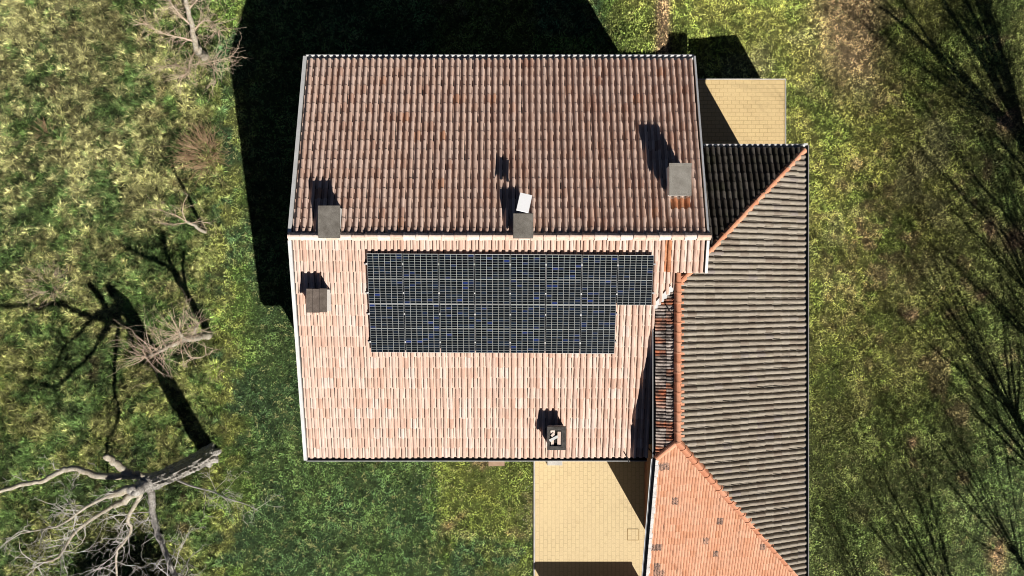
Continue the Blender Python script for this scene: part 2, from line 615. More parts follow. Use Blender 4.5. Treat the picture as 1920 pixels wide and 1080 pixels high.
gx = axis(-26, 32, 0.2, 500)
gy = axis(-20, 20, 0.2, 500)
XX, YY = np.meshgrid(gx, gy, indexing='ij')
ZZ = ground_z(XX, YY)
gv = np.stack([XX, YY, ZZ], -1).reshape(-1, 3)
nx, ny = len(gx), len(gy)
ii, jj = np.meshgrid(np.arange(nx - 1), np.arange(ny - 1), indexing='ij')
q = (ii * ny + jj).ravel()
gf = np.stack([q, q + ny, q + ny + 1, q + 1], -1)
gm = bpy.data.meshes.new('ground')
gm.from_pydata(gv.tolist(), [], gf.tolist())
gm.polygons.foreach_set('use_smooth', [True] * len(gf))
m, nt, b = new_mat('soil_and_thatch', 0.95, 0.1)
at = nt.nodes.new('ShaderNodeAttribute')
at.attribute_name = 'turf'
f = ramp(nt, noise(nt, 11, 5, .7), [(0.3, (.35,) * 3), (0.7, (1.15,) * 3)])
ao = nt.nodes.new('ShaderNodeAttribute')
ao.attribute_name = 'far_field'
field = ramp(nt, noise(nt, .55, 8, .72), [(0.3, (.045, .075, .028)), (0.5, (.085, .105, .036)), (0.62, (.15, .15, .055)), (0.75, (.20, .18, .08))])
both = mix(nt, at.outputs['Color'], field, ao.outputs['Fac'])
nt.links.new(mix(nt, both, f, 1.0, 'MULTIPLY'), b.inputs['Base Color'])
gm.materials.append(m)
go = bpy.data.objects.new('ground', gm)
col.objects.link(go)
struct(go)


# =================================================================== HOUSE
RIDGE_Y, RIDGE_H = 461.8, 0.210
N_Y, S_Y = 177.0, 810.0
mN = 0.060 / 291.5
mS = 0.062 / 350.8
hN = lambda x, y: RIDGE_H - (RIDGE_Y - y) * mN
hS = lambda x, y: RIDGE_H - (y - RIDGE_Y) * mS
WX, EX = 631.0, 1250.0

house = thing('house', 'large house with pale clay tile gable roof carrying the solar panels', 'house', P(935, 490, 0))

mb = MB()
sec = [(192, 0.149), (RIDGE_Y, RIDGE_H - 0.006), (790, 0.146)]
L = [P(648, 192, -0.01), P(648, 192, hN(0, 192) - .006), P(648, RIDGE_Y, RIDGE_H - .006), P(648, 790, hS(0, 790) - .006), P(648, 790, -0.01)]
Rr_ = [p + Vector(((1210 - 648) * S, 0, 0)) for p in L]
Rr_[0].z = Rr_[4].z = -2.6
mb.prism(L, Rr_)
mb.build('wall', M['cream_wall'], house)


def slope_vec(m, dy):
    v = Vector((0, dy, m * F)).normalized()
    return (v.x, v.y, v.z)


# north slope
def zone_n(cen, rg):
    px = 960 + cen[:, 0] / S / (1 - cen[:, 2] / H)
    py = 540 - cen[:, 1] / S / (1 - cen[:, 2] / H)
    z = np.zeros(len(px), int)
    z[(px > 1253) & (px < 1292) & (py > 366) & (py < 386)] = 1
    return z


mb = MB()
vN = slope_vec(mN, -1)
TW, EXPO = 0.2125, 0.352
lenN = (P(0, RIDGE_Y, RIDGE_H) - P(0, N_Y, hN(0, N_Y))).length
bmN = tiles(P(WX + 3.5, N_Y, hN(0, N_Y)), (1, 0, 0), vN, (EX - WX - 7) * S, lenN, TW, EXPO, profile_barrel(TW, 0.112, 0.45),
            clips=[edge_clip(0, RIDGE_Y + 1, 100, RIDGE_Y + 1, (900, 300))], zone=zone_n, seed=3, lift=0.009, thick=0.008, jit=0.005, taper=0.12)
bm_into(mb, bmN)
mb.slab([(WX, N_Y + 1), (EX, N_Y + 1), (EX, RIDGE_Y), (WX, RIDGE_Y)], hN, 0.14, 2, -0.012)
o = mb.build('roof_slope', [M['tile_north'], M['tile_new'], M['underlay']], house)
o['label'] = 'weathered brownish tile slope facing away from the sun'

# south slope with the stepped east edge
def zone_s(cen, rg):
    px = 960 + cen[:, 0] / S / (1 - cen[:, 2] / H)
    py = 540 - cen[:, 1] / S / (1 - cen[:, 2] / H)
    z = np.zeros(len(px), int)
    z[(px > 1245) & (px < 1262) & (py > 452) & (py < 500) & (rg.random(len(px)) < 0.5)] = 1
    return z


mb = MB()
vS = slope_vec(mS, 1)
EXPO2 = 0.372
E2 = 1176.5
lenS = (P(0, RIDGE_Y, RIDGE_H) - P(0, S_Y, hS(0, S_Y))).length
nrows = int(math.ceil(lenS / EXPO2))
ptop = edge_clip(0, RIDGE_Y - 1, 100, RIDGE_Y - 1, (900, 700))
full_u = (EX - WX - 7) * S
for k, cl in enumerate((
        [ptop, edge_clip(E2, 0, E2, 100, (900, 500))],
        [ptop, edge_clip(E2, 0, E2, 100, (1200, 500)), edge_clip(1203.5, 0, 1203.5, 100, (900, 500)), edge_clip(1203, 541, E2, 571, (1150, 500))],
        [ptop, edge_clip(1203.5, 0, 1203.5, 100, (1240, 500)), edge_clip(0, 517.5, 100, 517.5, (1240, 480))])):
    t_ = tiles(P(WX + 3.5, S_Y, hS(0, S_Y)), (1, 0, 0), vS, full_u, lenS, TW, EXPO2, profile_barrel(TW, 0.086, 0.40), clips=cl, zone=zone_s, seed=5,
               lift=0.012, thick=0.009, jit=0.004)
    bm_into(mb, t_)
mb.slab([(WX, RIDGE_Y), (EX, RIDGE_Y), (EX, 516.5), (1203.5, 516.5), (1203.5, 541), (E2, 569), (E2, S_Y - 1), (WX, S_Y - 1)], hS, 0.12, 2, -0.012)
o = mb.build('roof_slope', [M['tile_south'], M['tile_new'], M['underlay']], house)
o['label'] = 'pale pink sunlit tile slope under the solar panels'

mb = MB()
caps(mb, P(WX - 1, RIDGE_Y + 2.0, RIDGE_H + 0.0014), P(EX + 2, RIDGE_Y + 2.0, RIDGE_H + 0.0014), 0.41, 0.28, 0.17, 0, 4)
mb.build('ridge_tiles', M['ridge_pale'], house)

# gutters and verge boards
mb = MB()
gutter(mb, P(WX, N_Y + 0.5, hN(0, N_Y) - 0.0018), P(EX, N_Y + 0.5, hN(0, N_Y) - 0.0018), (0, 1, 0), 0.175, 0.11, 0, None, 0.034)
o = mb.build('gutter', M['white_metal'], house)
o['label'] = 'white gutter along the shaded eave'
mb = MB()
gutter(mb, P(WX, S_Y - 0.5, hS(0, S_Y) - 0.0018), P(E2, S_Y - 0.5, hS(0, S_Y) - 0.0018), (0, -1, 0), 0.15, 0.11, 0, 1)
o = mb.build('gutter', [M['dark_metal'], M['grey_metal']], house)
o['label'] = 'dark gutter along the sunlit eave'


def verge(x, w, y0, y1, hf, mat, name='verge_board', t=0.12, off=0.075):
    mb = MB()
    mb.slab([(x - w / 2, y0), (x + w / 2, y0), (x + w / 2, y1), (x - w / 2, y1)], hf, t, 0, off)
    return mb.build(name, mat, house)


verge(WX - 0.5, 5.0, N_Y - 6, RIDGE_Y - 3.5, hN, M['white_metal'])
verge(WX - 0.5, 5.0, RIDGE_Y + 8, S_Y + 5, hS, M['white_metal'])
verge(EX + 0.5, 3.0, N_Y - 6, RIDGE_Y - 3.5, hN, M['grey_metal'])
verge(EX + 0.5, 4.0, RIDGE_Y + 8, 518, hS, M['white_metal'])
# lead flashing where the roof meets the wing
mb = MB()
zig = []
for k in range(13):
    t = k / 12
    x = 1203 + (E2 - 1203) * t
    y = 541 + 30 * t
    zig.append((x, y, 1.2 if k % 2 else -0.6))
top = [P(x - 4.5, y - 4.5, hS(0, y)) + Vector((0, 0, .095)) for x, y, z in zig] + [P(x + z, y + z + 1, hS(0, y)) + Vector((0, 0, .085)) for x, y, z in zig[::-1]]
mb.prism(top, [p - Vector((0, 0, .02)) for p in top])
o = mb.build('flashing', M['white_metal'], house)
o['label'] = 'white stepped flashing against the wing'


# chimneys -----------------------------------------------------------------
def chimney(px0, py0, px1, py1, h, body, capm, capt=0.09, over=0.05, base_h=0.14, style='slab', label=None):
    a, b = W(px0, py0, h), W(px1, py1, h)
    c = (a + b) / 2
    sx, sy = abs(b.x - a.x), abs(b.y - a.y)
    mbb = MB()
    z0, z1 = base_h * H, h * H - capt
    mbb.box((c.x, c.y, (z0 + z1) / 2), sx - 2 * over, sy - 2 * over, z1 - z0)
    ch = mbb.build('chimney', body, house)
    if label:
        ch['label'] = label
    mc = MB()
    zc = h * H - capt / 2
    if style == 'slab':
        # slab with slightly worn corners and an upper course
        mc.box((c.x, c.y, zc - 0.012), sx, sy, capt - 0.024)
        mc.box((c.x, c.y, h * H - 0.012), sx, sy, 0.024, None, 0, 0.965)
    elif style == 'lip':
        mc.box((c.x, c.y, zc), sx, sy, capt)
        mc.box((c.x, c.y - sy / 2 - 0.02, zc - 0.03), sx * 0.99, 0.07, capt * 0.8)
    elif style == 'lip_far':
        mc.box((c.x, c.y, zc), sx, sy, capt)
        mc.box((c.x, c.y + sy / 2 - 0.035, zc + 0.028), sx * 1.02, 0.075, capt)
    elif style == 'planks':
        for k, (o0, o1) in enumerate(((-.5, -.2), (-.188, .14), (.152, .5))):
            mc.box((c.x + sx * (o0 + o1) / 2, c.y + random.uniform(-.01, .01), zc + k * 0.006), sx * (o1 - o0), sy, capt, None, 0, 0.985)
    elif style == 'open':
        t = sx * 0.185
        hw, hh = sx / 2, sy / 2
        mc.box((c.x - hw + t * .42, c.y, zc), t * .84, sy, capt)
        mc.box((c.x + hw - t * .7, c.y, zc), t * 1.4, sy, capt)
        x0, x1 = c.x - hw + t * .84, c.x + hw - t * 1.4
        mc.box(((x0 + x1) / 2, c.y + hh - t * .6, zc), x1 - x0, t * 1.2, capt)
        mc.box(((x0 + x1) / 2, c.y - hh + t * .6, zc), x1 - x0, t * 1.2, capt)
    cap = mc.build('chimney_cap', capm, ch)
    return ch, c, sx, sy


chimney(596, 385.5, 637, 443, 0.2210, M['plaster'], M['concrete'], style='lip', label='chimney at the left end of the ridge, pale render')
chimney(962, 399.5, 1000, 447, 0.2235, M['plaster'], M['concrete'], style='slab', label='chimney at the middle of the ridge')
chimney(1255, 306, 1296.5, 366.5, 0.2180, M['plaster'], M['concrete_light'], style='lip_far', label='tall chimney near the right verge')
chimney(574, 541, 612.5, 586, 0.2165, M['plaster'], M['concrete_brown'], 0.06, 0.035, style='planks', label='chimney capped with three brown slabs')
ch, c, sx, sy = None, None, None, None
# the open-topped chimney: a solid shaft, near-black plate and broken tiles in its mouth
a, b_ = W(1026, 800, 0.178), W(1061, 844, 0.178)
c = (a + b_) / 2
sx, sy = abs(b_.x - a.x), abs(b_.y - a.y)
mbb = MB()
z0, z1 = 0.13 * H, 0.178 * H - 0.10
mbb.box((c.x, c.y, (z0 + z1) / 2), sx - .10, sy - .10, z1 - z0, None, 0)
ch5 = mbb.build('chimney', M['plaster'], house)
ch5['label'] = 'open-mouthed chimney near the lower eave with broken tiles inside'
mc = MB()
zc = 0.178 * H - 0.05
hw, hh = sx / 2, sy / 2
lf, rt, tp, bt = .09, .15, .13, .13
mc.box((c.x - hw + lf / 2, c.y, zc), lf, sy, .10)
mc.box((c.x + hw - rt / 2, c.y, zc), rt, sy, .10)
x0, x1 = c.x - hw + lf, c.x + hw - rt
mc.box(((x0 + x1) / 2, c.y + hh - tp / 2, zc), x1 - x0, tp, .098)
mc.box(((x0 + x1) / 2, c.y - hh + bt / 2, zc), x1 - x0, bt, .098)
mc.build('chimney_cap', M['concrete_dark'], ch5)
mf = MB()
mf.box(((x0 + x1) / 2, c.y, zc - 0.048), x1 - x0, sy - tp - bt, .01)
mf.build('chimney_mouth', M['near_black'], ch5)
from mathutils import Matrix, Euler
mt = MB()
zt = zc - 0.01
mt.box((x0 + .085, c.y - .12, zt), .10, .30, .03, Euler((0.05, .1, .04)).to_matrix())
mt.box((x1 - .075, c.y - .03, zt + .005), .115, .50, .03, Euler((0.03, -.1, -.03)).to_matrix())
mt.box((x0 + .10, c.y + .20, zt), .15, .13, .03, Euler((0.1, .1, .1)).to_matrix())
mt.box((x0 + .11, c.y + .10, zt + .025), .13, .12, .03, Euler((0.1, .2, .8)).to_matrix())
o = mt.build('broken_tile', M['ridge_pale'], ch5)
mt = MB()
mt.box((x0 + .13, c.y - .005, zt + .055), .32, .085, .03, Euler((0, 0.05, .47)).to_matrix())
o = mt.build('broken_tile', M['white_metal'], ch5)
o['label'] = 'white sliver of tile lying across the chimney mouth'

# a loose cable lying on the lower tiles
mb = MB()
mb.tube([W(1171, 849, .154), W(1174, 855, .153), W(1178, 861, .152), W(1179, 867, .150)], 0.022, 5)
mb.build('cable', M['cable'], house)

# =================================================================== WING
AX = 1209.0          # ridge
AH = 0.197
RY0, RY1 = 534.0, 771.0
EXA, NYA, SYA, WXA = 1437.5, 313.0, 1021.0, 1178.0
mE = 0.065 / 229.0
mNa = 0.065 / 221.0
mSa = 0.065 / 228.5
mWa = 0.0085 / 31.0
aE = lambda x, y: AH - (x - AX) * mE
aN = lambda x, y: AH - (RY0 - y) * mNa
aS = lambda x, y: AH - (y - RY1) * mSa
aW = lambda x, y: AH - (AX - x) * mWa

wing = thing('house_wing', 'lower hipped wing with grey and orange tile roof beside the house', 'house wing', P(1320, 660, 0))
mb = MB()
mb.prism([P(1212, 331, .108), P(1420, 331, .108), P(1420, 991, .108), P(1208, 991, .108), P(1208, 800, .108), P(1212, 800, .108)],
         [P(1212, 331, -.08), P(1420, 331, -.08), P(1420, 991, -.08), P(1208, 991, -.08), P(1208, 800, -.08), P(1212, 800, -.08)])
mb.build('wall', M['brown_wall'], wing)
mb = MB()   # the upper part of the west wall, above the house roof
mb.prism([P(1183, 572, .185), P(1207, 572, .191), P(1207, 792, .186), P(1183, 800, .1835)],
         [P(1183, 572, .12), P(1207, 572, .12), P(1207, 792, .12), P(1183, 800, .12)])
mb.prism([P(1183, 803, .1825), P(1206, 803, .1825), P(1206, 990, .1305), P(1183, 990, .1305)],
         [P(1183, 803, .120), P(1206, 803, .120), P(1206, 990, .120), P(1183, 990, .120)])
mb.build('wall', M['brown_wall'], wing)

TA = 0.207
# east slope: rolls run down to the east
mb = MB()
vE = Vector((-1, 0, mE * F)).normalized()
lenE = (P(AX, 0, AH) - P(EXA, 0, aE(EXA, 0))).length
t_ = tiles(P(EXA - 3, 312, aE(EXA - 3, 0)), (0, -1, 0), tuple(vE), (1023 - 312) * S, lenE, TA, 0.36, profile_round(TA, 0.088),
           clips=[edge_clip(AX, RY0, EXA, NYA, (1400, 700)), edge_clip(AX, RY1, EXA, SYA, (1400, 700)), edge_clip(AX, 0, AX, 100, (1400, 700))],
           seed=9, lift=0.02, thick=0.014, jit=0.006, wav=0.008, taper=0.04)
bm_into(mb, t_)
mb.slab([(AX, RY0), (EXA - 4, NYA + 4), (EXA - 4, SYA - 4), (AX, RY1)], aE, 0.10, 1, -0.012)
o = mb.build('roof_slope', [M['tile_grey'], M['underlay']], wing)
o['label'] = 'grey-brown lichened tile slope'
# north slope
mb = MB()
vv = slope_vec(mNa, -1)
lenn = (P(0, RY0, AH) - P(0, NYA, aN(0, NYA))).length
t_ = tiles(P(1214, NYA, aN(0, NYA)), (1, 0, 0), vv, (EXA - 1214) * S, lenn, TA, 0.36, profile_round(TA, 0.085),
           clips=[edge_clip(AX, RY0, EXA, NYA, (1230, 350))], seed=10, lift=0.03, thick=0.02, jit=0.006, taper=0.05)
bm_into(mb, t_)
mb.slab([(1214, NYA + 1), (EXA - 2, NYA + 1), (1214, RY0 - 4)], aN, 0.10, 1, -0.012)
o = mb.build('roof_slope', [M['tile_shaded'], M['underlay']], wing)
o['label'] = 'tile slope turned away from the sun, its shade painted into dark clay'
# south slope: orange double-roll tiles
SPOTS = [(1252, 868, 12, 6), (1238, 872, 8, 8), (1240, 906, 6, 6), (1262, 943, 7, 6), (1278, 1000, 6, 7), (1273, 988, 5, 5), (1326, 1015, 6, 6),
         (1229, 1024, 7, 6), (1232, 1058, 8, 7), (1346, 1042, 6, 6), (1350, 976, 6, 5), (1236, 1078, 8, 6), (1430, 1022, 5, 5), (1365, 990, 4, 5)]


def zone_o(cen, rg):
    px = 960 + cen[:, 0] / S / (1 - cen[:, 2] / H)
    py = 540 - cen[:, 1] / S / (1 - cen[:, 2] / H)
    z = np.zeros(len(px), int)
    for sx_, sy_, rx_, ry_ in SPOTS:
        z[(abs(px - sx_) < rx_) & (abs(py - sy_) < ry_) & (rg.random(len(px)) < 0.5)] = 1
    return z


mb = MB()
vv = slope_vec(mSa, 1)
lens = (P(0, RY1, AH) - P(0, SYA, aS(0, SYA))).length
t_ = tiles(P(WXA + 3, SYA, aS(0, SYA)), (1, 0, 0), vv, (EXA - WXA) * S, lens, 0.205, 0.285, profile_double(0.205, 0.030),
           clips=[edge_clip(AX, RY1, EXA, SYA, (1230, 950)), edge_clip(AX, RY1, WXA, 799, (1230, 950))],
           zone=zone_o, seed=12, lift=0.026, thick=0.018, jit=0.004, taper=0.0, skew=0.028)
bm_into(mb, t_)
mb.slab([(AX, RY1), (EXA - 2, SYA - 2), (WXA, SYA - 2), (WXA, 799)], aS, 0.10, 2, -0.012)
o = mb.build('roof_slope', [M['tile_orange'], M['tile_stained'], M['underlay']], wing)
o['label'] = 'bright orange tile slope with a few blackened tiles'
# narrow west slope
mb = MB()
vW = Vector((1, 0, mWa * F)).normalized()
lenw = (P(AX, 0, AH) - P(WXA, 0, aW(WXA, 0))).length
t_ = tiles(P(WXA + 1, 800, aW(WXA, 0)), (0, 1, 0), tuple(vW), (800 - 536) * S, lenw, 0.214, 0.355, profile_double(0.214, 0.040),
           clips=[edge_clip(AX, RY1, WXA, 799, (1190, 650)), edge_clip(1206, 538, 1176, 573, (1200, 650)), edge_clip(AX, 0, AX, 100, (1190, 650))],
           seed=14, lift=0.03, thick=0.02, jit=0.006, taper=0.0)
bm_into(mb, t_)
mb.slab([(AX, 540), (AX, RY1), (WXA, 797), (WXA, 576)], aW, 0.08, 1, -0.012)
o = mb.build('roof_slope', [M['tile_patch'], M['underlay']], wing)
o['label'] = 'narrow strip of mixed red and grey tiles beside the house roof'

# ridge and hips
mb = MB()
caps(mb, P(AX, RY1 + 2, AH + 0.0012), P(AX, 519, AH + 0.0012), 0.335, 0.27, 0.11, 0, 21, jit=0.004, lift=0.05)
mb.build('ridge_tiles', M['ridge_orange'], wing)
mb = MB()
caps(mb, P(EXA - 2, SYA - 2, aS(0, SYA) + 0.001), P(AX, RY1, AH + 0.0012), 0.36, 0.29, 0.13, 0, 22, lift=0.055)
mb.build('hip_tiles', M['ridge_orange'], wing)
mb = MB()
caps(mb, P(EXA - 3, NYA + 3, aN(0, NYA) + 0.001), P(AX, RY0, AH + 0.0008), 0.36, 0.26, 0.11, 0, 23, lift=0.05)
mb.build('hip_tiles', M['ridge_orange'], wing)
mb = MB()
caps(mb, P(WXA + 1, 799, aW(WXA, 0) + 0.001), P(AX, RY1, AH + 0.0012), 0.40, 0.22, 0.07, 0, 24)
mb.build('hip_tiles', M['ridge_orange'], wing)

# stubs of tile mortar beside the ridge
for k in range(26):
    mb = MB()
    y = 524 + k * 9.55
    w_ = random.uniform(.10, .17)
    mb.box(P(AX + 7.2, y, aE(AX + 7.2, 0)) + Vector((0, 0, .078)), w_, .075, .05, Euler((0, .43, random.uniform(-.1, .1))).to_matrix())
    mb.build('ridge_filler', M['ridge_orange'], wing)

# gutters
mb = MB()
gutter(mb, P(EXA - 3.0, NYA - 6, aE(EXA, 0) - 0.0012), P(EXA - 3.0, SYA + 5, aE(EXA, 0) - 0.0012), (1, 0, 0), 0.185, 0.12, 0, 1)
o = mb.build('gutter', [M['dark_metal'], M['grey_metal']], wing)
o['label'] = 'dark gutter along the long eave'
mb = MB()
gutter(mb, P(1214, NYA + 0.5, aN(0, NYA) - 0.0015), P(EXA + 1, NYA + 0.5, aN(0, NYA) - 0.0015), (0, 1, 0), 0.15, 0.10, 0, None, 0.034)
mb.box(P(EXA + 2, NYA - 5, aN(0, NYA)) + Vector((-0.02, 0.05, -.045)), .14, .06, .08)
o = mb.build('gutter', M['white_metal'], wing)
o['label'] = 'white gutter along the shaded eave'
mb = MB()
gutter(mb, P(1214, SYA - 0.5, aS(0, SYA) - 0.0015), P(EXA + 1, SYA - 0.5, aS(0, SYA) - 0.0015), (0, -1, 0), 0.13, 0.10)
mb.build('gutter', M['dark_metal'], wing)
mb = MB()
gutter(mb, P(WXA + .5, 574, aW(WXA, 0) - 0.001), P(WXA + .5, 798, aW(WXA, 0) - 0.001), (-1, 0, 0), 0.08, 0.07, 0, 1)
gutter(mb, P(WXA + .5, 800, aS(0, 800) - 0.001), P(WXA + .5, SYA, aS(0, SYA) - 0.001), (-1, 0, 0), 0.13, 0.08, 0, 1)
o = mb.build('gutter', [M['dark_metal'], M['grey_metal']], wing)
o['label'] = 'dark valley gutter with a pale rim'
mb = MB()
for k in range(24):
    y0 = 801 + k * (SYA - 801) / 24
    y1 = y0 + (SYA - 801) / 24 + 1.2
    wv = random.uniform(4.2, 6.2)
    mb.slab([(WXA + .3, y0), (WXA + wv, y0), (WXA + wv * random.uniform(.9, 1.1), y1), (WXA + .3, y1)], aS, 0.08, 0, 0.055 + 0.010 * (k % 2) + 0.0005 * k)
o = mb.build('verge_mortar', M['mortar'], wing)
# porch posts under the overhanging ends
for (x, y) in ((1300, 1008), (1420, 1008)):
    mb = MB()
    zt = aS(0, y) * H - 0.2
    zb = 0.0 if x < 1250 else -2.3
    mb.box((P(x, y).x, P(x, y).y, (zt + zb) / 2), 0.16, 0.16, zt - zb)
    mb.box((P(x, y).x, P(x, y).y, zt - .05), 0.24, 0.24, 0.1)
    mb.build('post', M['brown_wall'], wing)
# loose wire on the narrow strip
mb = MB()
mb.tube([W(1249, 572, .198), W(1254, 579, .1985), W(1258, 586, .199), W(1262, 594, .2)], 0.016, 5)
mb.build('cable', M['cable'], wing)

# =================================================================== PAVING
mb = MB()
mb.prism([P(1003, 800, .0012), P(1210, 800, .0012), P(1210, 1130, .0012), P(1003, 1130, .0012)],
         [P(1003, 800, -.01), P(1210, 800, -.01), P(1210, 1130, -.01), P(1003, 1130, -.01)])
o = mb.build('patio', M['paver_columns'])
struct(o)
mb = MB()
mb.prism([P(1000.5, 800, .0022), P(1003, 800, .0022), P(1003, 1130, .0022), P(1000.5, 1130, .0022)],
         [P(1000.5, 800, -.01), P(1003, 800, -.01), P(1003, 1130, -.01), P(1000.5, 1130, -.01)])
o = mb.build('patio_kerb', M['kerb'])
struct(o)
mb = MB()
poly = [(1211, 150), (1471.5, 150), (1471.5, 330), (1211, 330)]
mb.prism([P(x, y, 0.0012) for x, y in poly], [P(x, y, -.09) for x, y in poly])
rim = [((1211, 148.3), (1473, 150)), ((1471.5, 150), (1473, 330))]
for (xa, ya), (xb, yb) in rim:
    pl = [(xa, ya), (xb, ya), (xb, yb), (xa, yb)]
    mb.prism([P(x, y, 0.0022) for x, y in pl], [P(x, y, -.088) for x, y in pl], 1)
o = mb.build('terrace', [M['paver_rows'], M['kerb']])
struct(o)
# inspection cover in the patio
mb = MB()
x0, y0, x1, y1 = 1176, 991, 1197, 1012.5
t = 0.9
for (a, b, c_, d) in ((x0, y0, x1, y0 + t), (x0, y1 - t, x1, y1), (x0, y0 + t, x0 + t, y1 - t), (x1 - t, y0 + t, x1, y1 - t)):
    mb.prism([P(a, b, .0015), P(c_, b, .0015), P(c_, d, .0015), P(a, d, .0015)], [P(a, b, .0009), P(c_, b, .0009), P(c_, d, .0009), P(a, d, .0009)], 1)
mb.prism([P(x0 + t, y0 + t, .00135), P(x1 - t, y0 + t, .00135), P(x1 - t, y1 - t, .00135), P(x0 + t, y1 - t, .00135)],
         [P(x0 + t, y0 + t, .0008), P(x1 - t, y0 + t, .0008), P(x1 - t, y1 - t, .0008), P(x0 + t, y1 - t, .0008)], 0)
o = mb.build('inspection_cover', [M['paver_columns'], noisy('rusty_rim', (.30, .18, .07), (.42, .28, .12))])
tag(o, 'square paved inspection cover with rusty rim in the yellow patio', 'cover')
# step slab at the wall
mb = MB()
mb.box(P(931, 861, 0) + Vector((0, 0, .02)), 0.66, .54, .10)
o = mb.build('doorstep', M['stone'])
tag(o, 'brown stone doorstep slab on the grass under the lower eave', 'step')
mb = MB()
mb.box(P(1040, 862, 0) + Vector((0, 0, .09)), 0.62, .40, .13)
mb.box(P(1040, 862, 0) + Vector((0, 0, .16)), 0.60, .38, .014)
o = mb.build('doorstep', M['kerb'])
tag(o, 'pale concrete doorstep on the yellow patio under the lower eave', 'step')
# low wall added out of view to throw a strip of shade on the paving
mb = MB()
mb.box(P(1122, 1112, 0) + Vector((0, 0, .52)), 182 * S, .18, 1.06)
mb.box(P(1122, 1112, 0) + Vector((0, 0, 1.08)), 184 * S, .24, .05)
o = mb.build('shadow_wall', M['cream_wall'])
tag(o, 'unseen low wall added below the bottom edge to shade the yellow patio', 'wall')

# =================================================================== SOLAR PANELS
PW, PH, FR = 1.152, 1.690, 0.009
M['pv'] = pv_mat(PW, PH, FR)
vS3 = Vector(vS)
nS3 = Vector((1, 0, 0)).cross(vS3).normalized()
pan_rot = Matrix(((1, vS3.x, nS3.x), (0, vS3.y, nS3.y), (0, vS3.z, nS3.z))).to_euler()
ORD = ['leftmost', 'second from left', 'third from left', 'fourth from left', 'fifth from left', 'sixth from left', 'seventh from left', 'rightmost, eighth']


def make_panel():
    root = thing('solar_panel', 'x', 'solar panel', (0, 0, 0), 'solar panels on the sunlit roof slope')
    mb = MB()
    t = 0.04
    for (cx_, cy_, sx_, sy_, mi_) in ((PW / 2, FR / 2, PW, FR, 0), (PW / 2, PH - FR / 2, PW, FR, 0), (FR / 2, PH / 2, FR, PH - 2 * FR, 1), (PW - FR / 2, PH / 2, FR, PH - 2 * FR, 1)):
        mb.box((cx_, cy_, 0), sx_, sy_, t, None, mi_)
    mb.build('frame', [M['alu'], M['dark_metal']], root)
    mb = MB()
    mb.box((PW / 2, PH / 2, 0.006), PW - 2 * FR, PH - 2 * FR, 0.02)
    mb.build('cell_glass', M['pv'], root)
    for yy in (0.22, 0.80):
        mb = MB()
        mb.box((-0.010, PH * yy, 0.008), 0.04, 0.045, 0.04)
        mb.build('clamp', M['white_metal'], root)
    return root


M['alu'] = noisy('aluminium', (.50, .51, .50), (.62, .63, .62), 3, 0.4, 20, .15, 0, .5)
proto = make_panel()


def copy_tree(o, parent=None):
    c_ = o.copy()
    col.objects.link(c_)
    if parent is not None:
        c_.parent = parent
    for ch_ in list(o.children):
        copy_tree(ch_, c_)
    return c_


GAPX = 1.172
PTOP = 487.0
PX0 = 960 - 215.5
first = True
for row in range(2):
    for k in range(8 if row == 0 else 7):
        o = proto if first else copy_tree(proto)
        first = False
        top = P(PX0, PTOP, hS(0, PTOP)) + nS3 * 0.165
        loc = top + Vector((1, -0.006, 0)) * (k * GAPX) - vS3 * ((row + 1) * (PH + 0.014) - 0.014) + nS3 * random.uniform(-.004, .004)
        o.location = loc
        o.rotation_euler = pan_rot
        o.rotation_euler.z += R(-0.25)
        rowname = 'upper row of eight' if row == 0 else 'lower row of seven'
        nm = ORD[k] if not (row == 1 and k == 6) else 'rightmost, seventh'
        o['label'] = 'black solar panel on the pink tiles, %s in the %s' % (nm, rowname)

# rails under the panels
for row in range(2):
    for q_ in (0.22, 0.80):
        mb = MB()
        n_ = 8 if row == 0 else 7
        a = P(PX0, PTOP, hS(0, PTOP)) + nS3 * 0.115 - vS3 * ((row + 1) * (PH + 0.014) - 0.014 - PH * q_)
        mb.box(a + Vector((n_ * GAPX / 2 - .006, -0.03, 0)), n_ * GAPX + .16, 0.04, 0.05)
        o = mb.build('mounting_rail', M['grey_metal'])
        tag(o, 'thin metal rail carrying the %s row of solar panels, %s one' % ('upper' if row == 0 else 'lower', 'higher' if q_ > .5 else 'lower'), 'rail', 'rails under the solar panels')

# =================================================================== SATELLITE ANTENNA
ac = W(983, 380, 0.2262)
ant = thing('flat_antenna', 'white rectangular flat antenna on a curved arm beside the middle chimney', 'antenna', ac)
rot = Euler((R(-11), R(2), R(-13)), 'XYZ').to_matrix()
mb = MB()
mb.box(ac, 0.40, 0.60, 0.05, rot, 0, 0.97)
mb.box(ac - rot @ Vector((0, 0, .04)), 0.30, 0.44, 0.04, rot)
mb.build('panel', noisy('white_plastic', (.85, .86, .88), (.9, .91, .92), 2, 0.4, 20, .05), ant)
mb = MB()
b0 = W(990, 402, 0.215)
mb.tube([b0, b0 + Vector((0.02, .10, .05)), ac + Vector((0.08, -.20, -.20)), ac + rot @ Vector((0, 0, -.05))], 0.022, 6)
mb.build('arm', M['grey_metal'], ant)

# =================================================================== TREES
def wander(p0, p1, n, amt, rg):
    pts = [Vector(p0)]
    for k in range(1, n):
        q_ = Vector(p0).lerp(Vector(p1), k / n)
        pts.append(q_ + Vector([rg.gauss(0, amt) for _ in range(3)]))
    pts.append(Vector(p1))
    return pts


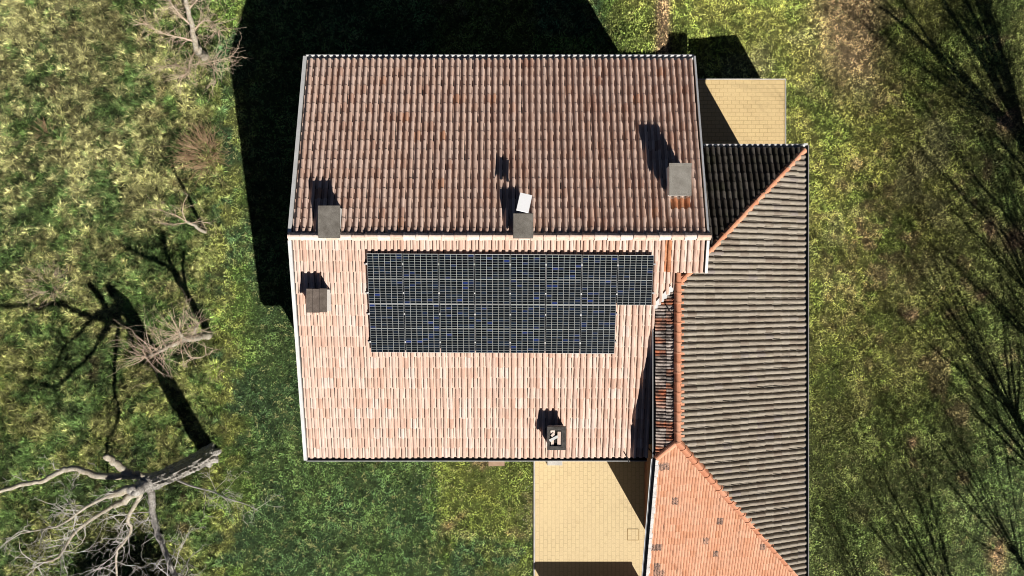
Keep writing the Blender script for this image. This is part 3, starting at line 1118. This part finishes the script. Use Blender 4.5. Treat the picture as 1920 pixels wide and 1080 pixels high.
def twig(mb, p, d, length, rad, depth, rg, bend=0.35, up=0.10, spread=0.7, n=4, kids=3, sides=4, keep=0.62):
    """a crooked twig that forks into smaller ones"""
    pts = [Vector(p)]
    d = Vector(d).normalized()
    for k in range(n):
        d = (d + Vector([rg.gauss(0, bend * .5) for _ in range(3)]) + Vector((0, 0, up * .5))).normalized()
        pts.append(pts[-1] + d * (length / n))
    rad_ = [max(rad * (1 - 0.75 * k / n), 0.0035) for k in range(n + 1)]
    mb.tube(pts, rad_, sides, 0, False)
    if depth > 0:
        for _ in range(kids):
            k = rg.randint(1, n)
            base = pts[k]
            dd = (pts[k] - pts[k - 1]).normalized()
            dv = (dd + Vector([rg.gauss(0, spread) for _ in range(3)])).normalized()
            twig(mb, base, dv, length * rg.uniform(keep * .7, keep * 1.1), rad_[k] * 0.72, depth - 1, rg, bend, up, spread, max(3, n - 1), kids, sides, keep)


def limb_pts(pl):
    return [W(*p) for p in pl]


def smooth_path(pts, sub=4):
    """Catmull-Rom through the points"""
    out = []
    n = len(pts)
    for i in range(n - 1):
        p0, p1, p2, p3 = pts[max(i - 1, 0)], pts[i], pts[i + 1], pts[min(i + 2, n - 1)]
        for k in range(sub):
            t = k / sub
            out.append(0.5 * ((2 * p1) + (p2 - p0) * t + (2 * p0 - 5 * p1 + 4 * p2 - p3) * t * t + (3 * p1 - p0 - 3 * p2 + p3) * t ** 3))
    out.append(pts[-1])
    return out


def limb(mb, pl, r0, r1, rg, rough=0.06, n=9, sub=4):
    pts = smooth_path(limb_pts(pl), sub)
    m_ = len(pts) - 1
    rad = [(r0 + (r1 - r0) * k / m_) * (1 + rg.uniform(-rough, rough)) for k in range(m_ + 1)]
    pts = [p + Vector([rg.gauss(0, r1 * .25) for _ in range(3)]) if 0 < k < m_ else p for k, p in enumerate(pts)]
    mb.tube(pts, rad, n)
    return pts


# --- the big pollarded tree at the lower left
rg = random.Random(31)
T1 = thing('bare_tree', 'big pale pollarded tree without leaves at the lower left corner', 'tree', P(390, 852, 0))
mb = MB()
trunk = [(396, 850, -.005), (388, 853, .008), (362, 869, .05), (330, 884, .098), (300, 898, .138), (272, 908, .172)]
pts = smooth_path(limb_pts(trunk), 5)
rad = [0.42, 0.38, 0.35, 0.34, 0.335, 0.33] + [0.325 - 0.004 * k for k in range(len(pts) - 6)]
vst = len(mb.v)
pts2 = smooth_path(pts, 3)
rad2 = [rad[min(k // 3, len(rad) - 1)] for k in range(len(pts2))]
mb.tube(pts2, [r * rg.uniform(.96, 1.04) for r in rad2], 30)
for k in range(vst, len(mb.v)):    # furrowed bark
    j = (k - vst) % 30
    ctr = pts2[(k - vst) // 30]
    p = Vector(mb.v[k])
    mb.v[k] = tuple(ctr + (p - ctr) * (1 + .10 * math.sin(j * 2.51 + (k - vst) / 30 * .13) + .07 * math.sin(j * 1.3 + (k - vst) / 30 * .4) + rg.uniform(-.07, .07)))
for k_, (dx_, dy_) in enumerate(((.55, .15), (.45, -.35), (.05, -.62), (-.35, -.5), (.2, .5))):
    c0 = P(392, 851, 0)
    mb.tube([c0 + Vector((dx_ * .25, dy_ * .25, .34)), c0 + Vector((dx_ * .55, dy_ * .55, .12)), c0 + Vector((dx_ * .85, dy_ * .85, -.05))], [.20, .17, .10], 8)
mb.build('trunk', M['bark_grey'], T1)
LIMBS = [
    ([(300, 896, .135), (268, 894, .143), (235, 892, .147), (190, 893, .150), (160, 884, .152), (128, 879, .154), (112, 884, .156), (85, 900, .160), (45, 908, .166), (0, 921, .172), (-40, 930, .178)], .135, .06, 'bark_pale'),
    ([(262, 893, .145), (240, 886, .152), (222, 873, .156), (208, 862, .160), (198, 855, .162)], .15, .11, 'bark_pale'),
    ([(280, 906, .165), (262, 917, .180), (246, 922, .188)], .23, .17, 'bark_grey'),
    ([(272, 908, .168), (235, 920, .167), (203, 930, .163)], .16, .11, 'bark_pale'),
    ([(205, 929, .162), (175, 943, .156), (150, 958, .154), (135, 970, .152), (112, 985, .140), (80, 992, .142), (40, 1000, .148)], .065, .022, 'bark_pale'),
    ([(266, 915, .170), (240, 935, .162), (214, 949, .152)], .15, .10, 'bark_pale'),
    ([(212, 948, .151), (190, 962, .142), (165, 978, .139), (145, 994, .138), (130, 1012, .140), (118, 1034, .146), (105, 1048, .150), (80, 1055, .157), (60, 1070, .164), (35, 1095, .172)], .070, .03, 'bark_pale'),
    ([(285, 902, .150), (284, 925, .154), (286, 950, .156), (291, 985, .160), (300, 1010, .164), (310, 1035, .170), (320, 1062, .178), (332, 1095, .188)], .13, .075, 'bark_grey'),
    ([(266, 922, .168), (258, 940, .156), (248, 955, .141), (240, 975, .116), (246, 992, .106), (236, 1012, .100), (220, 1032, .096), (218, 1060, .091), (220, 1090, .086)], .080, .035, 'bark_pale'),
    ([(332, 900, .110), (362, 912, .122), (400, 922, .132), (425, 934, .140), (460, 945, .148), (484, 957, .154)], .040, .010, 'twig_pale'),
]
limbs = []
for k, (pl, r0, r1, mt_) in enumerate(LIMBS):
    mb = MB()
    limbs.append(limb(mb, pl, r0, r1, rg))
    mb.build('limb', M[mt_], T1, smooth=True)
mb = MB()
for li, cnt, ln in ((4, 15, 1.3), (6, 19, 1.4), (7, 15, 1.4), (8, 22, 1.4), (9, 14, .9), (0, 6, .8), (3, 4, .7)):
    pts = limbs[li]
    for _ in range(cnt):
        k = rg.randint(max(1, len(pts) // 4), len(pts) - 1)
        d = (pts[k] - pts[k - 1]).normalized() * .7 + Vector((rg.gauss(0, .8), rg.gauss(0, .8), rg.gauss(0.1, .45)))
        twig(mb, pts[k], d, ln * rg.uniform(.5, 1.15), 0.019 if li != 9 else .012, 2, rg, 0.65, 0.05, 0.8, 5, 3, 4, .60)
mb.build('crown', M['twig_pale'], T1)

# --- small pruned tree, left middle
rg = random.Random(5)
T2 = thing('bare_tree', 'small pruned tree with tan twig bunches at the left, between lawn and meadow', 'tree', P(393, 628, 0))
mb = MB()
limb(mb, [(395, 627, -.004), (385, 629, .016), (368, 632, .045), (346, 636, .080)], .17, .12, rg)
mb.build('trunk', M['bark_pale'], T2, smooth=True)
TL = [([(350, 635, .075), (328, 643, .088), (310, 653, .098), (290, 663, .108), (272, 669, .115)], .10, .05),
      ([(346, 636, .078), (342, 632, .095), (336, 624, .110)], .09, .06),
      ([(368, 632, .045), (365, 622, .065), (372, 605, .080)], .06, .04),
      ([(340, 640, .082), (355, 668, .095), (375, 671, .105), (395, 660, .11)], .02, .008)]
ends = []
for pl, r0, r1 in TL:
    mb = MB()
    ends.append(limb(mb, pl, r0, r1, rg))
    mb.build('limb', M['bark_pale'], T2, smooth=True)
mb = MB()
for pts, cnt, ln in ((ends[0], 48, 1.35), (ends[1], 36, 1.4), (ends[2], 26, 1.1), (ends[3], 8, .5)):
    for _ in range(cnt):
        k = rg.randint(len(pts) * 2 // 5, len(pts) - 1)
        d = Vector((rg.gauss(-.15, .8), rg.gauss(0.1, .7), rg.gauss(.25, .5)))
        twig(mb, pts[k], d, ln * rg.uniform(.5, 1.1), 0.015, 1, rg, 0.35, 0.05, 0.55, 5, 2, 4, .6)
mb.build('crown', M['twig_tan'], T2)

# --- sapling
rg = random.Random(8)
T3 = thing('sapling', 'thin leaning sapling with bare twigs at the edge of the lawn', 'tree', P(388, 434, 0))
mb = MB()
pts = limb(mb, [(388, 435, -.003), (378, 432, .015), (366, 423, .035), (350, 416, .055)], .085, .055, rg)
mb.build('trunk', M['bark_pale'], T3, smooth=True)
mb = MB()
for pl in ([(350, 416, .055), (343, 400, .07), (344, 382, .085), (352, 366, .10)], [(350, 416, .055), (330, 404, .07), (312, 398, .085), (298, 392, .095)],
           [(352, 417, .053), (330, 420, .062), (305, 419, .07)], [(356, 419, .05), (375, 415, .055), (380, 416, .06)]):
    pp = limb(mb, pl, .022, .008, rg, n=5)
    for _ in range(9):
        k = rg.randint(2, len(pp) - 1)
        d = (pp[k] - pp[k - 1]).normalized() + Vector([rg.gauss(0, .6) for _ in range(3)])
        twig(mb, pp[k], d, rg.uniform(.3, .7), .008, 1, rg, .4, .05, .6, 4, 2, 3)
mb.build('crown', M['twig_tan'], T3)

# --- tree at the top left
rg = random.Random(12)
T4 = thing('bare_tree', 'bare tan tree with mossy stump at the top left edge', 'tree', P(384, 106, 0))
mb = MB()
limb(mb, [(388, 108, -.004), (378, 101, .012), (366, 94, .024)], .19, .15, rg)
limb(mb, [(368, 95, .022), (364, 74, .045), (360, 50, .070), (352, 20, .100), (343, -20, .13), (336, -60, .16)], .12, .06, rg)
mb.build('trunk', M['bark_pale'], T4, smooth=True)
mb = MB()
SK = [([(364, 78, .04), (345, 72, .055), (318, 66, .065), (295, 58, .075), (270, 42, .085)], .035),
      ([(362, 60, .06), (380, 40, .075), (398, 42, .085), (410, 60, .09)], .035),
      ([(360, 50, .07), (340, 30, .085), (325, 12, .1), (310, -10, .11)], .035),
      ([(352, 20, .10), (370, 0, .115), (395, -10, .125)], .035),
      ([(380, 104, .01), (372, 120, .025), (400, 115, .035), (436, 106, .045)], .028),
      ([(366, 96, .022), (355, 118, .035), (352, 135, .045), (340, 142, .05)], .03),
      ([(350, 130, .04), (325, 122, .045), (305, 126, .05)], .02),
      ([(395, 115, .03), (400, 130, .04), (404, 150, .05)], .015)]
for pl, r0 in SK:
    pp = limb(mb, pl, r0, .010, rg, n=6)
    for _ in range(44 if r0 > .02 else 16):
        k = rg.randint(2, len(pp) - 1)
        d = (pp[k] - pp[k - 1]).normalized() * .7 + Vector((rg.gauss(0, .6), rg.gauss(0, .6), rg.gauss(.05, .35)))
        twig(mb, pp[k], d, rg.uniform(.35, .95), .011, 1, rg, .5, .03, .6, 5, 2, 3)
mb.build('crown', M['twig_tan'], T4)


# --- shrubs
def shrub(x, y, w, hgt, cnt, mat, label, seed, lean=(0, 0), rx=1.0, ry=1.0):
    rg = random.Random(seed)
    base = P(x, y, 0)
    base.z = float(ground_z(base.x, base.y)) - .02
    mb = MB()
    for _ in range(cnt):
        a = rg.uniform(0, 6.283)
        q_ = math.sqrt(rg.random()) * w * .35
        p = base + Vector((math.cos(a) * q_ * rx, math.sin(a) * q_ * ry, 0))
        d = Vector((math.cos(a) * rg.uniform(.1, 1.0) * rx + lean[0], math.sin(a) * rg.uniform(.1, 1.0) * ry + lean[1], hgt / w * rg.uniform(.6, 1.6)))
        twig(mb, p, d, rg.uniform(.55, 1.05) * math.hypot(hgt, w * .5), .010, 1, rg, .30, .0, .4, 4, 2, 3, .55)
    o = mb.build('shrub', mat)
    tag(o, label, 'shrub')
    return o


shrub(386, 291, 1.4, 0.85, 190, M['twig_brown'], 'round brown leafless shrub on the line between lawn and meadow', 3, (-.15, .05))
shrub(92, 535, 1.3, 0.35, 120, M['twig_tan'], 'low tan dead brush in the meadow at the left', 4, (-.1, .15), 1.3, .9)
shrub(86, 250, .9, 0.3, 45, M['twig_brown'], 'little dead brown brush in the upper meadow', 6, (-.1, .1))
shrub(404, 700, .5, 0.25, 40, M['twig_tan'], 'wisp of dry stalks beside the lawn below the pruned tree', 9)


# --- leafless trees beyond the right edge, whose shade lies on the grass
def tall_tree(bx, by, hgt, fork, seed, label, nb=8, spread=.42, r=.17, lean=(0, 0)):
    rg = random.Random(seed)
    b = P(bx, by, 0)
    b.z = float(ground_z(b.x, b.y))
    t = thing('tall_tree', label, 'tree', b, 'leafless trees beyond the right side')
    mb = MB()
    top = b + Vector((lean[0], lean[1], fork))
    pts = wander(b - Vector((0, 0, .1)), top, 5, .05, rg)
    mb.tube(pts, [r * 1.25, r * 1.05, r, r * .97, r * .94, r * .9], 9)
    mb.build('trunk', M['bark_dark'], t, smooth=True)
    mb = MB()
    a0 = rg.uniform(0, 6.28)
    for k in range(nb):
        a = a0 + k * 2.399 + rg.uniform(-.3, .3)
        s_ = spread * rg.uniform(.25, 1.35)
        d = Vector((math.cos(a) * s_, math.sin(a) * s_, 1)).normalized()
        L_ = (hgt - fork) * rg.uniform(.75, 1.1)
        n = 9
        pts = [top - Vector((0, 0, rg.uniform(0, fork * .25)))]
        for q_ in range(n):
            d = (d + Vector((rg.gauss(0, .055), rg.gauss(0, .055), .03))).normalized()
            pts.append(pts[-1] + d * L_ / n)
        rad = [r * rg.uniform(.20, .44) * (1 - .86 * q_ / n) for q_ in range(n + 1)]
        mb.tube(pts, rad, 6, 0, False)
        for _ in range(17):
            q_ = rg.randint(2, n)
            dd = (pts[q_] - pts[q_ - 1]).normalized()
            dv = dd + Vector((rg.gauss(0, .5), rg.gauss(0, .5), .1))
            twig(mb, pts[q_], dv, L_ * rg.uniform(.2, .52), max(rad[q_] * .4, .009), 2, rg, .26, .08, .5, 4, 3, 3, .62)
    mb.build('crown', M['bark_dark'], t)
    return t


tall_tree(2055, 362, 12.5, 2.6, 41, 'leafless tall tree just beyond the upper right edge, throwing the thick fan of shade', 11, .62, .36)
tall_tree(2020, 892, 11.0, 2.2, 42, 'leafless tall tree beyond the right edge at lower middle height', 10, .58, .17)
tall_tree(2120, 640, 12.5, 2.6, 43, 'leafless tall tree beyond the right edge at middle height', 9, .55, .17)
tall_tree(2110, 1060, 12.5, 2.6, 44, 'leafless tall tree beyond the lower right corner', 11, .58, .18)
tall_tree(1920, 1330, 12.0, 2.6, 45, 'leafless tall tree below the bottom edge, right of the wing', 11, .55, .17)
tall_tree(1765, 1350, 10.5, 2.2, 46, 'slender leafless tree below the bottom edge, nearest the wing', 9, .45, .12)
tall_tree(2105, 470, 12.0, 2.2, 48, 'leafless spreading tree beyond the right edge, between the thick one and the middle one', 10, .72, .13)
tall_tree(2045, 640, 11.5, 2.0, 49, 'thin leafless tree beyond the right edge, second nearest to the picture at mid height', 10, .70, .11)
tall_tree(2035, 1190, 12.0, 2.2, 50, 'thin leafless tree outside the lower right corner, nearer than the big one there', 10, .66, .12)
tall_tree(2180, 880, 14.5, 3.0, 47, 'leafless tall tree farthest beyond the right edge', 11, .62, .16)


# --- evergreen below the lower left corner (its shade darkens the meadow)
def evergreen(bx, by, rad, hgt, seed, label):
    rgn = np.random.default_rng(seed)
    b = P(bx, by, 0)
    t = thing('evergreen_bush', label, 'bush', b)
    mb = MB()
    mb.tube([b, b + Vector((.05, .02, hgt * .5)), b + Vector((0, .05, hgt * .85))], [.14, .10, .04], 7)
    for k in range(10):
        a = k * 2.4
        mb.tube([b + Vector((0, 0, hgt * (.15 + .05 * k))), b + Vector((math.cos(a) * rad * .7, math.sin(a) * rad * .7, hgt * (.3 + .05 * k)))], [.05, .015], 5)
    mb.build('trunk', M['bark_dark'], t)
    n = 9000
    cl = rgn.normal(0, 1, (60, 3)); cl /= np.linalg.norm(cl, axis=1)[:, None]
    cl *= rgn.uniform(.35, .95, (60, 1))
    idx = rgn.integers(0, 60, n)
    q_ = cl[idx] + rgn.normal(0, .16, (n, 3))
    q_ = q_ * np.array([rad, rad, hgt * .46]) + np.array([b.x, b.y, hgt * .54])
    q_[:, 2] = np.maximum(q_[:, 2], .08)
    e1 = rgn.normal(0, 1, (n, 3)); e1 /= np.linalg.norm(e1, axis=1)[:, None]
    e2 = np.cross(e1, rgn.normal(0, 1, (n, 3))); e2 /= np.linalg.norm(e2, axis=1)[:, None]
    l = rgn.uniform(.05, .11, (n, 1))
    vs = np.stack([q_ - e1 * l, q_ + e2 * l * .45, q_ + e1 * l, q_ - e2 * l * .45], 1).reshape(-1, 3)
    me = bpy.data.meshes.new('crown')
    vs = vs - np.array(b)
    me.from_pydata(vs.tolist(), [], np.arange(4 * n).reshape(-1, 4).tolist())
    me.materials.append(M['leaf_dark'])
    o = bpy.data.objects.new('crown', me)
    o.parent = t
    col.objects.link(o)


evergreen(318, 1190, 2.0, 3.4, 3, 'dark evergreen bush below the lower left corner, left of the lawn')
evergreen(240, 1175, 1.6, 2.6, 4, 'lower dark evergreen bush below the lower left corner, in the meadow')

# =================================================================== GRASS
def col_lerp(a, b, t):
    return np.asarray(a)[None, :] * (1 - t[:, None]) + np.asarray(b)[None, :] * t[:, None]


def ss(x, a, b):
    return smooth((x - a) / (b - a))


def grass_colour(x, y, rgn, grain=True):
    """dry, lush and yellow patches of the turf; colour of each blade"""
    px, py = to_px(x, y)
    n1 = fbm(x, y, 5.0, 20); n2 = fbm(x, y, 1.4, 30); n3 = fbm(x, y, 0.45, 40, 3)
    N = len(x)
    r1 = rgn.random(N)
    green = col_lerp((.105, .18, .045), (.165, .255, .06), r1)
    dark = col_lerp((.058, .115, .058), (.095, .165, .070), r1)
    yel = col_lerp((.27, .29, .075), (.38, .385, .115), r1)
    straw = col_lerp((.40, .38, .17), (.56, .53, .28), r1)
    olive = col_lerp((.22, .25, .06), (.33, .34, .09), r1)
    brown = col_lerp((.27, .185, .105), (.40, .29, .17), r1)

    c = green.copy()

    def put(colr, w):
        nonlocal c
        w = np.clip(w, 0, 1)[:, None]
        c = c * (1 - w) + colr * w
    # lawn texture
    put(dark, ss(n2, .45, .62) * .9)
    put(yel, ss(n3, .50, .66) * .35)
    # meadow west
    mead = 1 - ss(px + 60 * (n1 - .5), 360, 420)
    put(dark, mead * .45)
    put(green, mead * ss(n2, .35, .55) * .6)
    put(olive, mead * ss(.5 * n2 + .5 * n3 + .12 * (r1 - .5), .46, .60) * .8)
    dry = (1 - ss(py + 200 * (n1 - .5), 200, 760)) * .75 + .25
    dry = dry * (1 - .45 * ss(px + 100 * (n1 - .5), 180, 380))
    put(straw, mead * ss(n3 * .65 + n2 * .35 + .16 * dry + .22 * (r1 - .5), .56, .70) * (0.30 + .5 * dry))
    put(brown, mead * ss(fbm(x, y, .9, 60), .72, .80) * .5)
    mdk = mead[:, None]
    c = c * (1 - .27 * mdk)
    # yellow seam between meadow and lawn
    seam = np.exp(-((px - 425 + 30 * (n1 - .5)) / 32) ** 2) * ss(py, 100, 260)
    put(yel, seam * ss(n3, .36, .62) * .62)
    # west lawn stays deep green
    wl = ss(px + 40 * (n2 - .5) + 24 * (n3 - .5), 445, 495) * (1 - ss(px, 790, 830))
    put(green, wl * .4); put(dark, wl * .55)
    # trodden rectangle beside the patio
    rect = ss(px + 22 * (n3 - .5) + 14 * (n2 - .5), 808, 838) * (1 - ss(px, 1000, 1003)) * (1 - ss(py + 30 * (n2 - .5) + 24 * (n3 - .5), 990, 1024))
    put(olive * .85, rect * .8); put(green * 1.1, rect * ss(n2, .3, .5) * .4); put(brown, rect * ss(n2, .60, .72) * .8)
    edge = rect * np.maximum(np.exp(-((py - 1005) / 12) ** 2), np.exp(-((px - 988) / 12) ** 2) * ss(py, 900, 960))
    put(brown, edge * ss(n3, .42, .6)); put(straw, edge * (r1 > .8) * .6)
    # east side
    east = ss(px, 1130, 1200)
    put(olive, east * .45)
    put(yel, east * ss(n2, .36, .58) * (0.95 - .55 * ss(py, 300, 950)))
    put(dark, east * ss(py, 560, 1000) * .45)
    put(dark, east * ss(px, 1690, 1900) * .40)
    dryE = np.exp(-((px - 1595 - 25 * (n1 - .5)) / 62) ** 2) * (1 - ss(py + 60 * (n2 - .5), 60, 235))
    put(col_lerp((.50, .36, .19), (.62, .47, .27), r1), dryE * 1.25 * ss(n2 * .6 + n3 * .4 + .3 * dryE, .36, .54))
    put(straw * .8, east * ss(fbm(x, y, 2.2, 70), .60, .75) * (1 - ss(py, 300, 700)) * .6)
    put(brown, east * ss(n3 * .6 + n2 * .4, .56, .68) * np.exp(-((px - 1610) / 90) ** 2) * (1 - ss(py, 620, 800)) * .55)
    put(brown, east * ss(px, 1560, 1700) * ss(fbm(x, y, 1.1, 80), .66, .74) * .55)
    put(brown, east * np.exp(-((px - 1640) / 90) ** 2 - ((py - 470) / 160) ** 2) * ss(n3, .45, .6) * .6)
    for bx, by, rx, ry in ((1868, 1040, 18, 40), (1905, 450, 25, 25), (1855, 430, 14, 22), (1708, 590, 22, 12), (1885, 220, 30, 35), (1710, 830, 10, 12), (1845, 555, 20, 10)):
        put(brown, np.exp(-((px - bx) / rx) ** 2 - ((py - by) / ry) ** 2) * 1.3 * ss(n3, .3, .5))
    # muddy strip behind the house
    mud = np.exp(-((px - 1243 - 4 * (n2 - .5)) / 13) ** 2) * (1 - ss(py, 98, 112))
    put(brown * .9, mud * 1.5)
    if not grain:
        return c, px, py
    n4 = vnoise(x, y, .085, 110)
    n5 = vnoise(x, y, .19, 130)
    n6 = vnoise(x, y, .13, 140)
    g_ = ss(.55 * n4 + .45 * n5, .22, .78)
    c = c * rgn.uniform(.55, 1.40, (N, 1)) * (.22 + 1.75 * g_)[:, None]  # random tone; its dark clumps also paint in shade between the blades
    n7 = fbm(x, y, 1.3, 150, 3)
    c = c * ((.66 + .66 * ss(n7, .32, .66)) * (1 - .25 * mead) + .25 * mead)[:, None] * (1 + .36 * east)[:, None]
    tip = ss(n6 + .15 * (r1 - .5), .70, .86)[:, None] * (.25 + .35 * (n2 > .45))[:, None]
    tip = tip * (1 - .35 * mead)[:, None]
    c = c * (1 - tip) + col_lerp((.38, .39, .15), (.50, .49, .24), r1) * tip
    return c * np.array([1.10, 1.10, 1.0]), px, py


def grass_ok(px, py, x, y):
    ux = x / S + 960; uy = 540 - y / S
    ok = ~((ux > 640) & (ux < 1216) & (uy > 190) & (uy < 792))
    ok &= ~((ux > 1206) & (ux < 1430) & (uy > 325) & (uy < 990))
    ok &= ~((ux > 998.5) & (ux < 1214) & (uy > 780) & (uy < 1135))
    ok &= ~((ux > 1205) & (ux < 1476) & (uy > 146) & (uy < 332))
    return ok


def blades(name, x, y, ln, wd, ang, tilt, colr, mat, bend=0.5):
    N = len(x)
    z = ground_z(x, y) - 0.01
    dx, dy = np.cos(ang), np.sin(ang)
    st, ct = np.sin(tilt), np.cos(tilt)
    b = np.stack([x, y, z], -1)
    d1 = np.stack([dx * st, dy * st, ct], -1)
    t2 = np.minimum(tilt + bend, 1.75)
    d2 = np.stack([dx * np.sin(t2), dy * np.sin(t2), np.cos(t2)], -1)
    sd = np.stack([-dy, dx, np.zeros(N)], -1)
    mid = b + d1 * (ln * .5)[:, None]
    tip = mid + d2 * (ln * .5)[:, None]
    w = (wd * .5)[:, None]
    vs = np.stack([b - sd * w, b + sd * w, mid + sd * w * .85, mid - sd * w * .85, tip], 1).reshape(-1, 3)
    me = bpy.data.meshes.new(name)
    me.vertices.add(5 * N)
    me.vertices.foreach_set('co', vs.ravel().astype(np.float32))
    base = (np.arange(N) * 5)[:, None]
    lp = (base + np.array([0, 1, 2, 3, 3, 2, 4])[None, :]).ravel()
    me.loops.add(7 * N)
    me.loops.foreach_set('vertex_index', lp.astype(np.int32))
    me.polygons.add(2 * N)
    ls = (np.arange(N) * 7)[:, None] + np.array([0, 4])[None, :]
    me.polygons.foreach_set('loop_start', ls.ravel().astype(np.int32))
    me.update(calc_edges=True)
    ca = me.attributes.new('blade_colour', 'FLOAT_COLOR', 'POINT')
    cc = np.ones((N, 5, 4), np.float32)
    cc[:, :, :3] = colr[:, None, :]
    ca.data.foreach_set('color', cc.ravel())
    me.materials.append(mat)
    o = bpy.data.objects.new(name, me)
    col.objects.link(o)
    struct(o, 'stuff')
    return o


mg, nt, b = new_mat('grass_blade', 0.7, 0.2)
at = nt.nodes.new('ShaderNodeAttribute')
at.attribute_name = 'blade_colour'
nt.links.new(at.outputs['Color'], b.inputs['Base Color'])

tc_, _, _ = grass_colour(gv[:, 0], gv[:, 1], np.random.default_rng(3), False)
ta = gm.attributes.new('turf', 'FLOAT_COLOR', 'POINT')
ta.data.foreach_set('color', np.concatenate([tc_ * .50, np.ones((len(tc_), 1))], 1).astype(np.float32).ravel())

fa = gm.attributes.new('far_field', 'FLOAT', 'POINT')
fa.data.foreach_set('value', np.maximum(np.maximum(ss(-gv[:, 0], 25.0, 26.0), ss(gv[:, 0], 26.5, 27.5)), ss(np.abs(gv[:, 1]), 14.8, 15.8)).astype(np.float32))

GX0, GX1, GY0, GY1 = -25.5, 27.0, -15.2, 15.2
rgn = np.random.default_rng(77)


def scatter(n):
    return rgn.uniform(GX0, GX1, n), rgn.uniform(GY0, GY1, n)


# mown lawn
n = 1010000
x, y = scatter(n)
px, py = to_px(x, y)
keep = grass_ok(px, py, x, y)
dens = fbm(x, y, 0.35, 90, 3)
mead = 1 - ss(px + 60 * (fbm(x, y, 5.0, 20) - .5), 360, 420)
keep &= rgn.random(n) < np.where(mead > .5, .35, .45 + 1.1 * ss(dens, .35, .6))
mud = np.exp(-((px - 1243) / 11) ** 2) * (1 - ss(py, 98, 112))
keep &= rgn.random(n) > mud * .25
x, y = x[keep], y[keep]
c, px, py = grass_colour(x, y, rgn)
n = len(x)
lush = fbm(x, y, 1.0, 95, 3)
ln = rgn.uniform(.06, .115, n) * (.7 + .9 * lush)
ang = rgn.uniform(0, 6.283, n)
tilt = np.abs(rgn.normal(.75, .35, n))
blades('lawn_grass', x, y, ln, rgn.uniform(.022, .040, n), ang, tilt, c, mg, .5)

# meadow tufts, blades combed outwards from each tuft
nt_ = 20500
tx = rgn.uniform(GX0, -11.0, nt_); ty = rgn.uniform(GY0, GY1, nt_)
tp, tq = to_px(tx, ty)
mead = 1 - ss(tp + 60 * (fbm(tx, ty, 5.0, 20) - .5), 372, 432)
big = fbm(tx, ty, 1.1, 97, 3)
kp = (rgn.random(nt_) < mead) & (rgn.random(nt_) < .35 + 1.3 * ss(big, .35, .6))
tx, ty, big = tx[kp], ty[kp], big[kp]
per = 30
x = np.repeat(tx, per); y = np.repeat(ty, per); bg_ = np.repeat(big, per)
tr = np.repeat(rgn.random(len(tx)), per)
sw = np.repeat(rgn.uniform(0, 6.283, len(tx)), per)
n = len(x)
ang = rgn.uniform(0, 6.283, n)
x = x + np.cos(ang) * np.abs(rgn.normal(0, .055, n)); y = y + np.sin(ang) * np.abs(rgn.normal(0, .055, n))
c, px, py = grass_colour(x, y, rgn)
c = c * (0.45 + 1.1 * tr[:, None])  # tone per tuft, also standing in for shade in the gaps
ang = ang + .9 * np.sin(sw - ang)
ln = rgn.uniform(.13, .30, n) * (.55 + 1.0 * bg_)
tilt = np.abs(rgn.normal(.62, .32, n))
c = c * rgn.uniform(.45, 1.65, n)[:, None]
blades('meadow_grass', x, y, ln, rgn.uniform(.016, .030, n), ang, tilt, c, mg, .75)

# daisies and petals on the lawn: pale flecks
n = 700
x, y = scatter(n)
px, py = to_px(x, y)
fl = np.exp(-((px - 800) / 40) ** 2 - ((py - 905) / 35) ** 2) + .5 * np.exp(-((px - 470) / 60) ** 2 - ((py - 760) / 60) ** 2) + .35 * np.exp(-((px - 1550) / 25) ** 2 - ((py - 830) / 200) ** 2) + .5 * np.exp(-((px - 990) / 8) ** 2 - ((py - 970) / 60) ** 2) + .03
k = grass_ok(px, py, x, y) & (rgn.random(n) < fl) & (px > 430)
# denser sampling inside the flowery spots
xs, ys = [x[k]], [y[k]]
for cx_, cy_, rx_, ry_, cnt in ((800, 895, 22, 28, 60), (815, 925, 7, 5, 12), (985, 975, 8, 30, 25), (470, 770, 40, 60, 30), (1545, 450, 22, 20, 10), (1548, 820, 12, 60, 10)):
    qx = rgn.normal(cx_, rx_, cnt); qy = rgn.normal(cy_, ry_, cnt)
    p_ = [(a_ - 960) * S for a_ in qx]; q2 = [(540 - b_) * S for b_ in qy]
    sc = np.where(qx > 1290, 1.067, 1.0)
    xs.append(np.array(p_) * sc); ys.append(np.array(q2) * sc)
x = np.concatenate(xs); y = np.concatenate(ys)
px, py = to_px(x, y)
k = grass_ok(px, py, x, y)
x, y = x[k], y[k]
mbd = MB()
for xa, ya in zip(x, y):
    z = float(ground_z(xa, ya)) + rgn.uniform(.05, .08)
    r_ = rgn.uniform(.006, .016)
    a0 = rgn.uniform(0, 6.28)
    ctr = Vector((xa, ya, z))
    rim_ = [ctr + Vector((math.cos(a0 + j * 1.2566) * r_, math.sin(a0 + j * 1.2566) * r_, -.005 + rgn.uniform(-.004, .004))) for j in range(5)]
    mbd.add([ctr] + rim_, [(0, j + 1, (j + 1) % 5 + 1) for j in range(5)])
o = mbd.build('daisies', noisy('petal', (.62, .60, .58), (.75, .73, .72)))
struct(o, 'stuff')
